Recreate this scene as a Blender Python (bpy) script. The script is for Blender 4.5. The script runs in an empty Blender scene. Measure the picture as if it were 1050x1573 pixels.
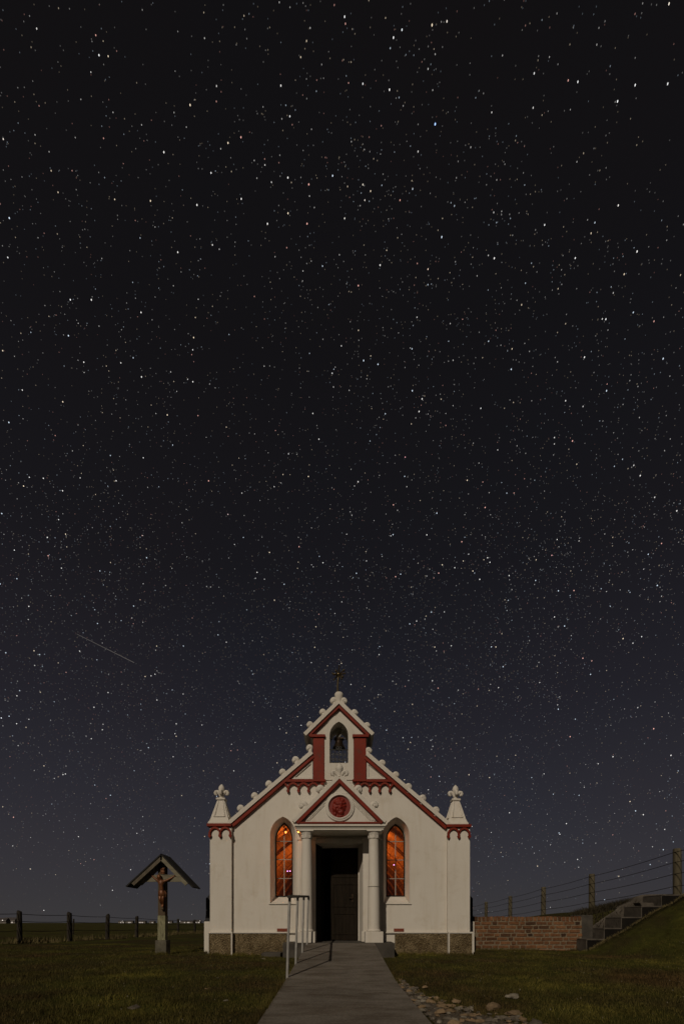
import bpy, bmesh, math, random
import numpy as np
from mathutils import Vector, Matrix, noise
from mathutils.geometry import tessellate_polygon

random.seed(7)
rng = np.random.default_rng(7)
scene = bpy.context.scene
COL = scene.collection

# ------------------------------------------------------------------ camera, sky, moonlight, exposure
F, HZ, CX = 700.0, 1418.0, 525.0          # focal length, horizon row and axis column of the 1050 px wide photograph
YW = 10.53                                # distance of the chapel front
EYE = (1467.0 - HZ) * YW / F

cam_d = bpy.data.cameras.new('camera')
cam = bpy.data.objects.new('camera', cam_d)
COL.objects.link(cam)
cam.location = (0, 0, EYE)
cam.rotation_euler = (math.radians(90), 0, 0)
cam_d.sensor_fit = 'HORIZONTAL'
cam_d.sensor_width = 24.0
cam_d.lens = 24.0 * F / 1050.0
cam_d.shift_y = (HZ - 786.5) / 1050.0     # level camera with a rising front, so verticals stay upright
cam_d.clip_start = 0.05
cam_d.clip_end = 12000
scene.camera = cam

world = bpy.data.worlds.new('World')
scene.world = world
world.use_nodes = True
wn, wl = world.node_tree.nodes, world.node_tree.links
wn.clear()
w_out = wn.new('ShaderNodeOutputWorld')
w_bg = wn.new('ShaderNodeBackground')
w_tc = wn.new('ShaderNodeTexCoord')
w_sep = wn.new('ShaderNodeSeparateXYZ')
w_rmp = wn.new('ShaderNodeValToRGB')
w_noi = wn.new('ShaderNodeTexNoise')
w_mix = wn.new('ShaderNodeMix'); w_mix.data_type = 'RGBA'; w_mix.blend_type = 'MULTIPLY'
w_nr = wn.new('ShaderNodeValToRGB')
wl.new(w_tc.outputs['Generated'], w_sep.inputs[0])
wl.new(w_sep.outputs['Z'], w_rmp.inputs[0])
cr = w_rmp.color_ramp
cr.elements[0].position = 0.0;  cr.elements[0].color = (0.0415, 0.0405, 0.0415, 1)
cr.elements[1].position = 1.0;  cr.elements[1].color = (0.0050, 0.0047, 0.0050, 1)
for p, c in ((0.10, (0.0345, 0.0335, 0.0385)), (0.22, (0.0262, 0.0250, 0.0308)), (0.40, (0.0168, 0.0155, 0.0198)),
             (0.60, (0.0093, 0.0087, 0.0106)), (0.78, (0.0063, 0.0060, 0.0070))):
    e = cr.elements.new(p); e.color = (*c, 1)
w_noi.inputs['Scale'].default_value = 1.6
w_noi.inputs['Detail'].default_value = 3
wl.new(w_tc.outputs['Generated'], w_noi.inputs['Vector'])
wl.new(w_noi.outputs['Fac'], w_nr.inputs[0])
w_nr.color_ramp.elements[0].position = 0.3; w_nr.color_ramp.elements[0].color = (1.07, 0.98, 0.97, 1)
w_nr.color_ramp.elements[1].position = 0.7; w_nr.color_ramp.elements[1].color = (0.90, 0.98, 1.08, 1)
w_mix.inputs['Factor'].default_value = 1.0
wl.new(w_rmp.outputs['Color'], w_mix.inputs['A'])
wl.new(w_nr.outputs['Color'], w_mix.inputs['B'])
wl.new(w_mix.outputs['Result'], w_bg.inputs['Color'])
w_bg.inputs['Strength'].default_value = 1.0
wl.new(w_bg.outputs[0], w_out.inputs[0])

sun_d = bpy.data.lights.new('moonlight', 'SUN')
sun_d.energy = 1.62
sun_d.angle = math.radians(0.5)
sun_d.color = (1.0, 0.86, 0.68)
sun = bpy.data.objects.new('moonlight', sun_d)
COL.objects.link(sun)
LDIR = Vector((0.36, 1.0, -0.69)).normalized()
sun.rotation_euler = LDIR.to_track_quat('-Z', 'Y').to_euler()
sun.location = (-8, -20, 16)

vs = scene.view_settings
vs.view_transform = 'Standard'; vs.look = 'None'; vs.exposure = 0.0; vs.gamma = 1.0
vs.use_curve_mapping = False
scene.cycles.use_denoising = True

# ------------------------------------------------------------------ helpers
def X(p, d=YW): return (p - CX) * d / F
def Z(q, d=YW): return EYE - (q - HZ) * d / F

WORLD = {}                                  # world origin of every object, by name

def tag(o, label=None, cat=None, group=None, kind=None):
    if label: o['label'] = label
    if cat: o['category'] = cat
    if group: o['group'] = group
    if kind: o['kind'] = kind
    return o

def empty(name, loc, label=None, cat=None, group=None):
    o = bpy.data.objects.new(name, None)
    COL.objects.link(o)
    o.location = loc
    o.empty_display_size = 0.2
    WORLD[o.name] = Vector(loc)
    return tag(o, label, cat, group)

def link(name, mesh, parent=None, loc=(0, 0, 0), rot=None, scale=None):
    o = bpy.data.objects.new(name, mesh)
    COL.objects.link(o)
    loc = Vector(loc)
    WORLD[o.name] = loc
    if parent is not None:
        o.parent = parent
        o.location = loc - WORLD[parent.name]
    else:
        o.location = loc
    if rot: o.rotation_euler = rot
    if scale: o.scale = scale
    return o

class MB:
    def __init__(s): s.v = []; s.f = []
    def add(s, vs, fs):
        b = len(s.v); s.v += [tuple(v) for v in vs]; s.f += [tuple(b + i for i in f) for f in fs]; return s
    def box(s, x0, x1, y0, y1, z0, z1):
        return s.add([(x0,y0,z0),(x1,y0,z0),(x1,y1,z0),(x0,y1,z0),(x0,y0,z1),(x1,y0,z1),(x1,y1,z1),(x0,y1,z1)],
                     [(0,3,2,1),(4,5,6,7),(0,1,5,4),(1,2,6,5),(2,3,7,6),(3,0,4,7)])
    def prism(s, poly, y0, y1, holes=()):
        """outline in x-z, extruded from y0 (front) to y1 (back); holes are outlines too"""
        loops = [list(poly)] + [list(h) for h in holes]
        flat = [p for l in loops for p in l]
        n = len(flat)
        tris = tessellate_polygon([[Vector((p[0], p[1], 0)) for p in l] for l in loops])
        vs = [(p[0], y0, p[1]) for p in flat] + [(p[0], y1, p[1]) for p in flat]
        fs = []
        for a, b, c in tris:
            fs.append((a, b, c)); fs.append((c + n, b + n, a + n))
        k = 0
        for l in loops:
            m = len(l)
            for i in range(m):
                j = (i + 1) % m
                fs.append((k + i, k + j, k + j + n, k + i + n))
            k += m
        return s.add(vs, fs)
    def tube(s, pts, rad, n=8, cap=True):
        pts = [Vector(p) for p in pts]
        if not hasattr(rad, '__len__'): rad = [rad] * len(pts)
        rings = []
        up = None
        for i, p in enumerate(pts):
            t = (pts[min(i + 1, len(pts) - 1)] - pts[max(i - 1, 0)]).normalized()
            if up is None:
                up = Vector((0, 1, 0)) if abs(t.y) < 0.9 else Vector((1, 0, 0))
            u = (up - t * up.dot(t)).normalized()
            w = t.cross(u)
            up = u
            rings.append([p + (u * math.cos(2 * math.pi * k / n) + w * math.sin(2 * math.pi * k / n)) * rad[i] for k in range(n)])
        vs = [v for r in rings for v in r]
        fs = []
        for i in range(len(pts) - 1):
            for k in range(n):
                fs.append((i*n + k, i*n + (k+1) % n, (i+1)*n + (k+1) % n, (i+1)*n + k))
        if cap:
            fs.append(tuple(range(n))[::-1]); fs.append(tuple((len(pts)-1)*n + k for k in range(n)))
        return s.add(vs, fs)
    def lathe(s, prof, c, n=20, sx=1.0, sy=1.0):
        vs, fs = [], []
        for r, z in prof:
            for k in range(n):
                a = 2 * math.pi * k / n
                vs.append((c[0] + r * math.cos(a) * sx, c[1] + r * math.sin(a) * sy, c[2] + z))
        for i in range(len(prof) - 1):
            for k in range(n):
                fs.append((i*n + k, i*n + (k+1) % n, (i+1)*n + (k+1) % n, (i+1)*n + k))
        fs.append(tuple(range(n))[::-1]); fs.append(tuple((len(prof)-1)*n + k for k in range(n)))
        return s.add(vs, fs)
    def ball(s, c, r, nu=12, nv=8):
        c = Vector(c)
        if not hasattr(r, '__len__'): r = (r, r, r)
        prof = []
        vs, fs = [], []
        for i in range(1, nv):
            a = math.pi * i / nv
            for k in range(nu):
                b = 2 * math.pi * k / nu
                vs.append((c.x + r[0]*math.sin(a)*math.cos(b), c.y + r[1]*math.sin(a)*math.sin(b), c.z - r[2]*math.cos(a)))
        for i in range(nv - 2):
            for k in range(nu):
                fs.append((i*nu + k, i*nu + (k+1) % nu, (i+1)*nu + (k+1) % nu, (i+1)*nu + k))
        vs += [(c.x, c.y, c.z - r[2]), (c.x, c.y, c.z + r[2])]
        m = len(vs)
        for k in range(nu):
            fs.append((m - 2, (k+1) % nu, k)); fs.append((m - 1, (nv-2)*nu + k, (nv-2)*nu + (k+1) % nu))
        return s.add(vs, fs)
    def mesh(s, name, mat, origin=(0, 0, 0), smooth=False, recalc=True):
        o = Vector(origin)
        me = bpy.data.meshes.new(name)
        me.from_pydata([(v[0]-o.x, v[1]-o.y, v[2]-o.z) for v in s.v], [], s.f)
        me.materials.append(mat)
        if recalc:
            bm = bmesh.new(); bm.from_mesh(me)
            bmesh.ops.recalc_face_normals(bm, faces=bm.faces)
            bm.to_mesh(me); bm.free()
        if smooth:
            me.polygons.foreach_set('use_smooth', [True] * len(me.polygons))
            me.set_sharp_from_angle(angle=math.radians(42))
        me.update()
        return me
    def build(s, name, mat, parent=None, origin=None, smooth=False, bevel=0.0):
        if origin is None:
            a = np.array(s.v); lo, hi = a.min(0), a.max(0)
            origin = ((lo[0]+hi[0])/2, (lo[1]+hi[1])/2, lo[2])
        me = s.mesh(name, mat, origin, smooth)
        o = link(name, me, parent, origin)
        if bevel:
            m = o.modifiers.new('bevel', 'BEVEL'); m.width = bevel; m.segments = 2; m.limit_method = 'ANGLE'
        return o

def gothic(xl, xr, zb, zs, za, n=10):
    """pointed arch outline, starting bottom-left and going up and over"""
    xc = (xl + xr) / 2; w = (xr - xl) / 2; h = za - zs
    R = (w*w + h*h) / (2*w)
    a_end = math.acos(max(-1, min(1, (R - w) / R)))
    pts = [(xl, zb)]
    for i in range(n + 1):
        a = a_end * i / n
        pts.append((xl + R - R * math.cos(a), zs + R * math.sin(a)))
    pts[-1] = (xc, za)
    for p in reversed(pts[1:-1]):
        pts.append((2*xc - p[0], p[1]))
    pts.append((xr, zb))
    return pts

# ------------------------------------------------------------------ materials
def new_mat(name):
    m = bpy.data.materials.new(name); m.use_nodes = True
    nt = m.node_tree
    return m, nt, nt.nodes['Principled BSDF']

def pos(nt, scale=(1, 1, 1)):
    g = nt.nodes.new('ShaderNodeNewGeometry')
    mp = nt.nodes.new('ShaderNodeMapping')
    mp.inputs['Scale'].default_value = scale
    nt.links.new(g.outputs['Position'], mp.inputs['Vector'])
    return mp.outputs['Vector']

def noise_n(nt, vec, scale, detail=4, rough=0.55):
    n = nt.nodes.new('ShaderNodeTexNoise')
    n.inputs['Scale'].default_value = scale; n.inputs['Detail'].default_value = detail; n.inputs['Roughness'].default_value = rough
    nt.links.new(vec, n.inputs['Vector'])
    return n.outputs['Fac']

def ramp(nt, fac, stops):
    r = nt.nodes.new('ShaderNodeValToRGB')
    el = r.color_ramp.elements
    el[0].position, el[0].color = stops[0][0], (*stops[0][1], 1)
    el[1].position, el[1].color = stops[-1][0], (*stops[-1][1], 1)
    for p, c in stops[1:-1]:
        e = el.new(p); e.color = (*c, 1)
    nt.links.new(fac, r.inputs[0])
    return r.outputs['Color']

def mixc(nt, fac, a, b, mode='MIX'):
    m = nt.nodes.new('ShaderNodeMix'); m.data_type = 'RGBA'; m.blend_type = mode
    for sock, val in (('Factor', fac), ('A', a), ('B', b)):
        s = m.inputs[sock] if sock == 'Factor' else [i for i in m.inputs if i.name == sock and i.type == 'RGBA'][0]
        if isinstance(val, (int, float)): s.default_value = val
        elif isinstance(val, tuple): s.default_value = (*val, 1)
        else: nt.links.new(val, s)
    return [o for o in m.outputs if o.type == 'RGBA'][0]

def bump(nt, bsdf, h, strength=0.3, dist=0.02):
    b = nt.nodes.new('ShaderNodeBump')
    b.inputs['Strength'].default_value = strength; b.inputs['Distance'].default_value = dist
    nt.links.new(h, b.inputs['Height'])
    nt.links.new(b.outputs['Normal'], bsdf.inputs['Normal'])

def simple(name, c1, c2, scale=4.0, rough=0.7, bs=0.15, bd=0.01, metallic=0.0, stretch=(1, 1, 1), c3=None, s3=18.0, lo=0.35, hi=0.68, spec=0.35):
    m, nt, b = new_mat(name)
    v = pos(nt, stretch)
    col = ramp(nt, noise_n(nt, v, scale), [(lo, c1), (hi, c2)])
    if c3:
        f = noise_n(nt, v, s3, 5, 0.65)
        fr = ramp(nt, f, [(0.56, (0, 0, 0)), (0.70, (1, 1, 1))])
        col = mixc(nt, fr, col, c3)
    nt.links.new(col, b.inputs['Base Color'])
    b.inputs['Roughness'].default_value = rough
    b.inputs['Metallic'].default_value = metallic
    b.inputs['Specular IOR Level'].default_value = spec
    if bs: bump(nt, b, noise_n(nt, v, scale * 7, 6, 0.6), bs, bd)
    return m

M = {}
# painted render: cream white, faint weather streaks and trowel relief
m, nt, b = new_mat('white_paint')
v = pos(nt)
base = ramp(nt, noise_n(nt, v, 0.9, 5), [(0.3, (0.615, 0.575, 0.515)), (0.7, (0.665, 0.63, 0.57))])
streak = ramp(nt, noise_n(nt, pos(nt, (7, 7, 0.7)), 1.3, 6, 0.65), [(0.50, (1, 1, 1)), (0.78, (0.84, 0.80, 0.73))])
base = mixc(nt, 0.70, base, streak, 'MULTIPLY')
grime = ramp(nt, noise_n(nt, v, 3.2, 8, 0.7), [(0.54, (1, 1, 1)), (0.76, (0.82, 0.78, 0.71))])
base = mixc(nt, 0.7, base, grime, 'MULTIPLY')
nt.links.new(base, b.inputs['Base Color'])
b.inputs['Roughness'].default_value = 0.75
b.inputs['Specular IOR Level'].default_value = 0.3
bump(nt, b, noise_n(nt, v, 14, 6, 0.6), 0.25, 0.012)
M['white'] = m
M['red'] = simple('red_paint', (0.165, 0.016, 0.006), (0.215, 0.022, 0.008), 3.0, 0.6, 0.12, 0.006, c3=(0.125, 0.032, 0.018), s3=7, spec=0.2)
M['terracotta'] = simple('red_terracotta', (0.165, 0.013, 0.007), (0.21, 0.018, 0.009), 8.0, 0.55, 0.1, 0.004)
M['airbrick'] = simple('red_air_brick', (0.16, 0.04, 0.022), (0.22, 0.055, 0.03), 20.0, 0.85, 0.3, 0.01)
# pebble-dash plinth
m, nt, b = new_mat('pebble_dash')
v = pos(nt)
vo = nt.nodes.new('ShaderNodeTexVoronoi'); vo.inputs['Scale'].default_value = 42
nt.links.new(v, vo.inputs['Vector'])
peb = ramp(nt, vo.outputs['Color'], [(0.15, (0.105, 0.078, 0.042)), (0.5, (0.22, 0.165, 0.090)), (0.9, (0.33, 0.26, 0.155))])
st = ramp(nt, noise_n(nt, v, 2.6, 6, 0.65), [(0.36, (0.45, 0.42, 0.36)), (0.62, (1, 1, 1))])
nt.links.new(mixc(nt, 0.9, peb, st, 'MULTIPLY'), b.inputs['Base Color'])
b.inputs['Roughness'].default_value = 0.9
bump(nt, b, vo.outputs['Distance'], 0.9, 0.03)
b.inputs['Specular IOR Level'].default_value = 0.2
M['pebble'] = m
# concrete of the path
m, nt, b = new_mat('path_concrete')
v = pos(nt)
c = ramp(nt, noise_n(nt, v, 1.1, 6, 0.6), [(0.3, (0.125, 0.113, 0.098)), (0.55, (0.165, 0.150, 0.132)), (0.75, (0.19, 0.175, 0.155))])
d_ = ramp(nt, noise_n(nt, pos(nt, (1.0, 2.6, 1.0)), 1.9, 7, 0.65), [(0.44, (1.08, 1.07, 1.06)), (0.68, (0.56, 0.49, 0.42))])
c = mixc(nt, 0.9, c, d_, 'MULTIPLY')
sp = ramp(nt, noise_n(nt, v, 45, 5, 0.7), [(0.35, (0.62, 0.60, 0.58)), (0.65, (1.2, 1.18, 1.15))])
c = mixc(nt, 0.7, c, sp, 'MULTIPLY')
nt.links.new(c, b.inputs['Base Color'])
b.inputs['Roughness'].default_value = 0.92
b.inputs['Specular IOR Level'].default_value = 0.2
bump(nt, b, noise_n(nt, v, 55, 6, 0.7), 0.5, 0.008)
M['path'] = m
M['concrete'] = simple('weathered_concrete', (0.15, 0.135, 0.115), (0.22, 0.20, 0.17), 2.5, 0.9, 0.4, 0.012, c3=(0.11, 0.10, 0.08), s3=6)
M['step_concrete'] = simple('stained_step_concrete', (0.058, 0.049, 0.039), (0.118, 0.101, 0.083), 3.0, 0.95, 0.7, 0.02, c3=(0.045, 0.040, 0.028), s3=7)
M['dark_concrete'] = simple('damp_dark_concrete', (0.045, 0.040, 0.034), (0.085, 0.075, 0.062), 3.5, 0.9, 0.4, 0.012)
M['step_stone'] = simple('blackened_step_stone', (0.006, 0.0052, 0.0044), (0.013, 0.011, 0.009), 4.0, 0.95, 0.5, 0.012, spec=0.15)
# ground
m, nt, b = new_mat('lawn_soil')
v = pos(nt)
g1 = ramp(nt, noise_n(nt, v, 0.55, 6, 0.6), [(0.34, (0.052, 0.036, 0.017)), (0.46, (0.044, 0.040, 0.015)), (0.57, (0.054, 0.056, 0.014)), (0.68, (0.100, 0.098, 0.022))])
g2 = ramp(nt, noise_n(nt, pos(nt, (1, 0.5, 1)), 9, 6, 0.7), [(0.3, (0.55, 0.55, 0.5)), (0.7, (1.25, 1.2, 1.1))])
nt.links.new(mixc(nt, 0.8, g1, g2, 'MULTIPLY'), b.inputs['Base Color'])
b.inputs['Roughness'].default_value = 1.0
b.inputs['Specular IOR Level'].default_value = 0.05
bump(nt, b, noise_n(nt, v, 30, 6, 0.7), 0.8, 0.03)
M['ground'] = m
# grass blades
m, nt, b = new_mat('grass_blades')
v = pos(nt)
g1 = ramp(nt, noise_n(nt, v, 0.55, 6, 0.6), [(0.34, (0.086, 0.058, 0.026)), (0.46, (0.066, 0.057, 0.020)), (0.57, (0.080, 0.074, 0.020)), (0.68, (0.142, 0.128, 0.032))])
g2 = ramp(nt, noise_n(nt, v, 26, 2, 0.5), [(0.3, (0.55, 0.55, 0.5)), (0.7, (1.6, 1.5, 1.25))])
g3 = ramp(nt, noise_n(nt, v, 1.7, 5, 0.65), [(0.36, (0.55, 0.50, 0.46)), (0.64, (1.35, 1.32, 1.22))])
nt.links.new(mixc(nt, 0.9, mixc(nt, 0.85, g1, g2, 'MULTIPLY'), g3, 'MULTIPLY'), b.inputs['Base Color'])
b.inputs['Roughness'].default_value = 0.8
b.inputs['Specular IOR Level'].default_value = 0.15
M['grass'] = m
M['dry_grass'] = simple('dry_grass_blades', (0.10, 0.08, 0.030), (0.19, 0.15, 0.065), 3.0, 0.9, 0)
M['scrub'] = simple('dark_scrub_leaves', (0.022, 0.018, 0.008), (0.05, 0.038, 0.018), 5.0, 0.9, 0)
for key, lo_c, hi_c in (('tan', (0.165, 0.118, 0.072), (0.27, 0.19, 0.115)), ('grey', (0.090, 0.078, 0.064), (0.160, 0.138, 0.114)), ('pale', (0.18, 0.160, 0.130), (0.26, 0.235, 0.195))):
    m, nt, b = new_mat(key + '_beach_stone')
    oi = nt.nodes.new('ShaderNodeObjectInfo')
    v = pos(nt)
    c = ramp(nt, oi.outputs['Random'], [(0.0, lo_c), (1.0, hi_c)])
    c = mixc(nt, 0.7, c, ramp(nt, noise_n(nt, v, 24, 5, 0.65), [(0.3, (0.6, 0.58, 0.55)), (0.7, (1.2, 1.18, 1.12))]), 'MULTIPLY')
    nt.links.new(c, b.inputs['Base Color']); b.inputs['Roughness'].default_value = 0.85
    b.inputs['Specular IOR Level'].default_value = 0.2
    bump(nt, b, noise_n(nt, v, 60, 5), 0.4, 0.006)
    M['stone_' + key] = m
M['gravel'] = simple('gravel_earth', (0.060, 0.048, 0.034), (0.175, 0.140, 0.102), 40.0, 0.95, 0.8, 0.02)
# brick
m, nt, b = new_mat('wall_brick')
oi = nt.nodes.new('ShaderNodeObjectInfo')
v = pos(nt)
c = ramp(nt, oi.outputs['Random'], [(0.0, (0.040, 0.025, 0.017)), (0.10, (0.110, 0.054, 0.028)), (0.5, (0.175, 0.083, 0.040)), (0.8, (0.225, 0.112, 0.055)), (1.0, (0.130, 0.060, 0.032))])
c = mixc(nt, 0.8, c, ramp(nt, noise_n(nt, v, 13, 6, 0.7), [(0.3, (0.5, 0.48, 0.46)), (0.65, (1.2, 1.18, 1.15))]), 'MULTIPLY')
pale = ramp(nt, noise_n(nt, v, 21, 4, 0.7), [(0.66, (0, 0, 0)), (0.76, (1, 1, 1))])
c = mixc(nt, pale, c, (0.33, 0.27, 0.20))
nt.links.new(c, b.inputs['Base Color']); b.inputs['Roughness'].default_value = 0.92
b.inputs['Specular IOR Level'].default_value = 0.15
bump(nt, b, noise_n(nt, v, 40, 6, 0.7), 0.6, 0.012)
M['brick'] = m
M['mortar'] = simple('sandy_mortar', (0.140, 0.108, 0.072), (0.235, 0.185, 0.125), 14.0, 0.95, 0.5, 0.01)
M['old_wood'] = simple('old_grey_wood', (0.085, 0.070, 0.050), (0.15, 0.125, 0.09), 3.0, 0.85, 0.4, 0.01, stretch=(4, 4, 0.5), c3=(0.05, 0.04, 0.03), s3=4)
M['beam_wood'] = simple('cross_beam_wood', (0.15, 0.135, 0.095), (0.22, 0.20, 0.14), 3.0, 0.85, 0.4, 0.01, stretch=(0.6, 4, 5), c3=(0.09, 0.075, 0.05), s3=4)
M['lichen_wood'] = simple('lichened_wood', (0.15, 0.145, 0.085), (0.32, 0.31, 0.19), 7.0, 0.9, 0.7, 0.015, stretch=(3, 3, 0.8), c3=(0.075, 0.065, 0.04), s3=6)
M['brown_wood'] = simple('brown_wood', (0.070, 0.048, 0.028), (0.11, 0.078, 0.046), 3.0, 0.85, 0.35, 0.01, stretch=(4, 4, 0.6))
M['post_stone'] = simple('mossy_base_stone', (0.075, 0.068, 0.048), (0.16, 0.145, 0.105), 6.0, 0.9, 0.5, 0.015, c3=(0.05, 0.042, 0.03), s3=8)
M['roof_slate'] = simple('black_roof_felt', (0.012, 0.011, 0.010), (0.026, 0.024, 0.021), 6.0, 0.9, 0.3, 0.008)
M['fence_wood'] = simple('fence_post_wood', (0.060, 0.050, 0.030), (0.11, 0.093, 0.058), 3.0, 0.9, 0.5, 0.012, stretch=(6, 6, 0.7))
M['dark_post'] = simple('dark_fence_post_wood', (0.018, 0.014, 0.010), (0.035, 0.028, 0.019), 3.0, 0.9, 0.5, 0.012, stretch=(6, 6, 0.7))
M['wire'] = simple('rusty_wire', (0.025, 0.020, 0.016), (0.05, 0.038, 0.028), 6.0, 0.7, 0, metallic=0.4)
M['galv'] = simple('galvanised_steel', (0.30, 0.29, 0.275), (0.42, 0.41, 0.385), 9.0, 0.45, 0.1, 0.003, metallic=0.15)
M['dark_rail'] = simple('dark_rail_paint', (0.030, 0.027, 0.024), (0.055, 0.050, 0.044), 9.0, 0.5, 0.1, 0.003)
M['iron'] = simple('wrought_iron', (0.05, 0.047, 0.045), (0.10, 0.095, 0.09), 9.0, 0.5, 0, metallic=0.5)
M['bell'] = simple('dark_bell_bronze', (0.030, 0.020, 0.014), (0.060, 0.040, 0.024), 9.0, 0.4, 0.1, 0.003, metallic=0.7)
M['brass'] = simple('gilt_metal', (0.10, 0.075, 0.04), (0.22, 0.165, 0.085), 12.0, 0.35, 0.1, 0.003, metallic=0.8)
M['bronze'] = simple('painted_bronze_figure', (0.105, 0.036, 0.013), (0.20, 0.080, 0.030), 14.0, 0.42, 0.3, 0.008, metallic=0.25, c3=(0.035, 0.016, 0.008), s3=20)
M['door'] = simple('black_brown_door', (0.0100, 0.0072, 0.0046), (0.020, 0.0145, 0.0092), 3.0, 0.7, 0.25, 0.006, stretch=(8, 8, 0.6), spec=0.08)
M['frame_and_shade'] = simple('dark_frame_and_shade', (0.012, 0.010, 0.008), (0.018, 0.015, 0.012), 3.0, 0.7, 0.2, 0.006, spec=0.1)  # dark window frame colour, also the shade painted on the left door jamb
M['door_shade'] = simple('black_door_shade', (0.006, 0.005, 0.005), (0.010, 0.009, 0.008), 3.0, 0.9, 0)  # near-black colour standing in for shade beside the door leaf
M['hut'] = simple('dark_corrugated_iron', (0.020, 0.020, 0.022), (0.035, 0.035, 0.037), 2.0, 0.75, 0.2, 0.01)
M['muntin'] = simple('grey_window_lead', (0.24, 0.21, 0.18), (0.34, 0.30, 0.25), 9.0, 0.6, 0)
M['far_wall'] = simple('far_house_wall', (0.13, 0.12, 0.11), (0.24, 0.22, 0.20), 0.3, 0.9, 0)
M['far_roof'] = simple('far_house_roof', (0.05, 0.045, 0.045), (0.08, 0.07, 0.07), 0.3, 0.9, 0)
M['plank'] = simple('pale_headstock_wood', (0.22, 0.195, 0.13), (0.36, 0.32, 0.22), 6.0, 0.8, 0.2, 0.006)
# painted vault: cream plaster with brick courses drawn on it
m, nt, b = new_mat('painted_vault')
br = nt.nodes.new('ShaderNodeTexBrick')
br.inputs['Scale'].default_value = 2.6
br.inputs['Color1'].default_value = (0.52, 0.40, 0.26, 1); br.inputs['Color2'].default_value = (0.62, 0.46, 0.30, 1)
br.inputs['Mortar'].default_value = (0.26, 0.18, 0.11, 1); br.inputs['Mortar Size'].default_value = 0.03
nt.links.new(pos(nt, (1, 1, 1)), br.inputs['Vector'])
nt.links.new(br.outputs['Color'], b.inputs['Base Color']); b.inputs['Roughness'].default_value = 0.8
M['vault'] = m
M['dado'] = simple('dark_painted_dado', (0.05, 0.03, 0.02), (0.09, 0.055, 0.035), 4.0, 0.8, 0)
# window glass: mostly clear, with its own reflection
m = bpy.data.materials.new('window_glass'); m.use_nodes = True
nt = m.node_tree; nt.nodes.clear()
o_ = nt.nodes.new('ShaderNodeOutputMaterial'); mx = nt.nodes.new('ShaderNodeMixShader')
tr = nt.nodes.new('ShaderNodeBsdfTransparent'); tr.inputs[0].default_value = (0.93, 0.92, 0.90, 1)
gl = nt.nodes.new('ShaderNodeBsdfGlossy'); gl.inputs['Roughness'].default_value = 0.05
fr = nt.nodes.new('ShaderNodeFresnel'); fr.inputs[0].default_value = 1.45
nt.links.new(fr.outputs[0], mx.inputs[0]); nt.links.new(tr.outputs[0], mx.inputs[1]); nt.links.new(gl.outputs[0], mx.inputs[2])
nt.links.new(mx.outputs[0], o_.inputs[0])
M['glass'] = m

def emitter(name, col, strength, sample=True):
    m, nt, b = new_mat(name)
    b.inputs['Base Color'].default_value = (0.02, 0.02, 0.02, 1)
    b.inputs['Emission Color'].default_value = (*col, 1)
    b.inputs['Emission Strength'].default_value = strength
    if not sample: m.cycles.emission_sampling = 'NONE'
    return m
M['bulb'] = emitter('orange_bulb', (1.0, 0.30, 0.06), 4.0)
M['led'] = emitter('magenta_led', (1.0, 0.40, 0.95), 3.0, False)
M['lit_window'] = emitter('lit_far_window', (1.0, 0.86, 0.74), 0.5, False)
M['street_light'] = emitter('far_street_light', (1.0, 0.9, 0.8), 1.1, False)

# ------------------------------------------------------------------ sky: stars and a meteor, far outside everything
SKY_R = 6000.0
def sky_dir(px, py):
    return Vector(((px - CX) / F, 1.0, -(py - HZ) / F)).normalized()

star_v, star_f, star_c = [], [], []
def star(dv, size, bright, col, stretch, slant):
    c = dv * SKY_R
    right = dv.cross(Vector((0, 0, 1)))
    right.normalize()
    up = right.cross(dv)
    a = (up * math.cos(slant) + right * math.sin(slant)) * size * stretch * SKY_R
    e = (right * math.cos(slant) - up * math.sin(slant)) * size * SKY_R
    k = len(star_v)
    for t in range(6):
        q = c + a * math.cos(math.pi * t / 3) + e * math.sin(math.pi * t / 3)
        star_v.append(tuple(q))
    star_f.append(tuple(range(k, k + 6)))
    star_c.append((col[0]*bright, col[1]*bright, col[2]*bright, 1.0))

def star_col():
    t = random.random()
    if t < 0.10: return (1.0, 0.52, 0.45)
    if t < 0.34: return (1.0, 0.82, 0.60)
    if t < 0.56: return (0.74, 0.86, 1.0)
    return (1.0, 0.97, 0.94)

def star_shape(dv):
    t = max(0.0, min(1.0, 0.35 + 0.9 * dv.x + 0.7 * (dv.z - 0.4)))
    return 1.0 + 0.45 * t, 0.38 * t

N_STARS = 78000
n = 0
while n < N_STARS:
    dv = Vector((random.gauss(0, 1), random.gauss(0, 1), random.gauss(0, 1))).normalized()
    if dv.z < 0.008: continue
    thick = 0.55 + 0.45 * noise.noise(dv * 3.0) + 0.45 * noise.noise(dv * 8.0) + 0.35 * noise.noise(dv * 22.0)
    if random.random() > max(0.18, thick + 0.25): continue
    if dv.z < 0.30 and random.random() > 0.05 + dv.z * 3.2: continue
    if dv.z > 0.62 and random.random() < 0.30: continue
    if dv.y < -0.2 and random.random() < 0.5: continue
    u = random.random()
    bright = 0.052 * (u + 0.0006) ** -0.60
    bright = min(bright, 2.2)
    size = (0.00044 + 0.00034 * min(1.0, bright / 0.8)) * (1.0 - 0.45 * max(0.0, dv.z - 0.3))
    st, sl = star_shape(dv)
    star(dv, size, min(1.05, bright * (1.45 - 0.35 * max(0.0, 1.0 - abs(dv.z - 0.3) / 0.25))), star_col(), st * random.uniform(0.9, 1.1), sl + random.uniform(-0.1, 0.1))
    n += 1
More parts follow.
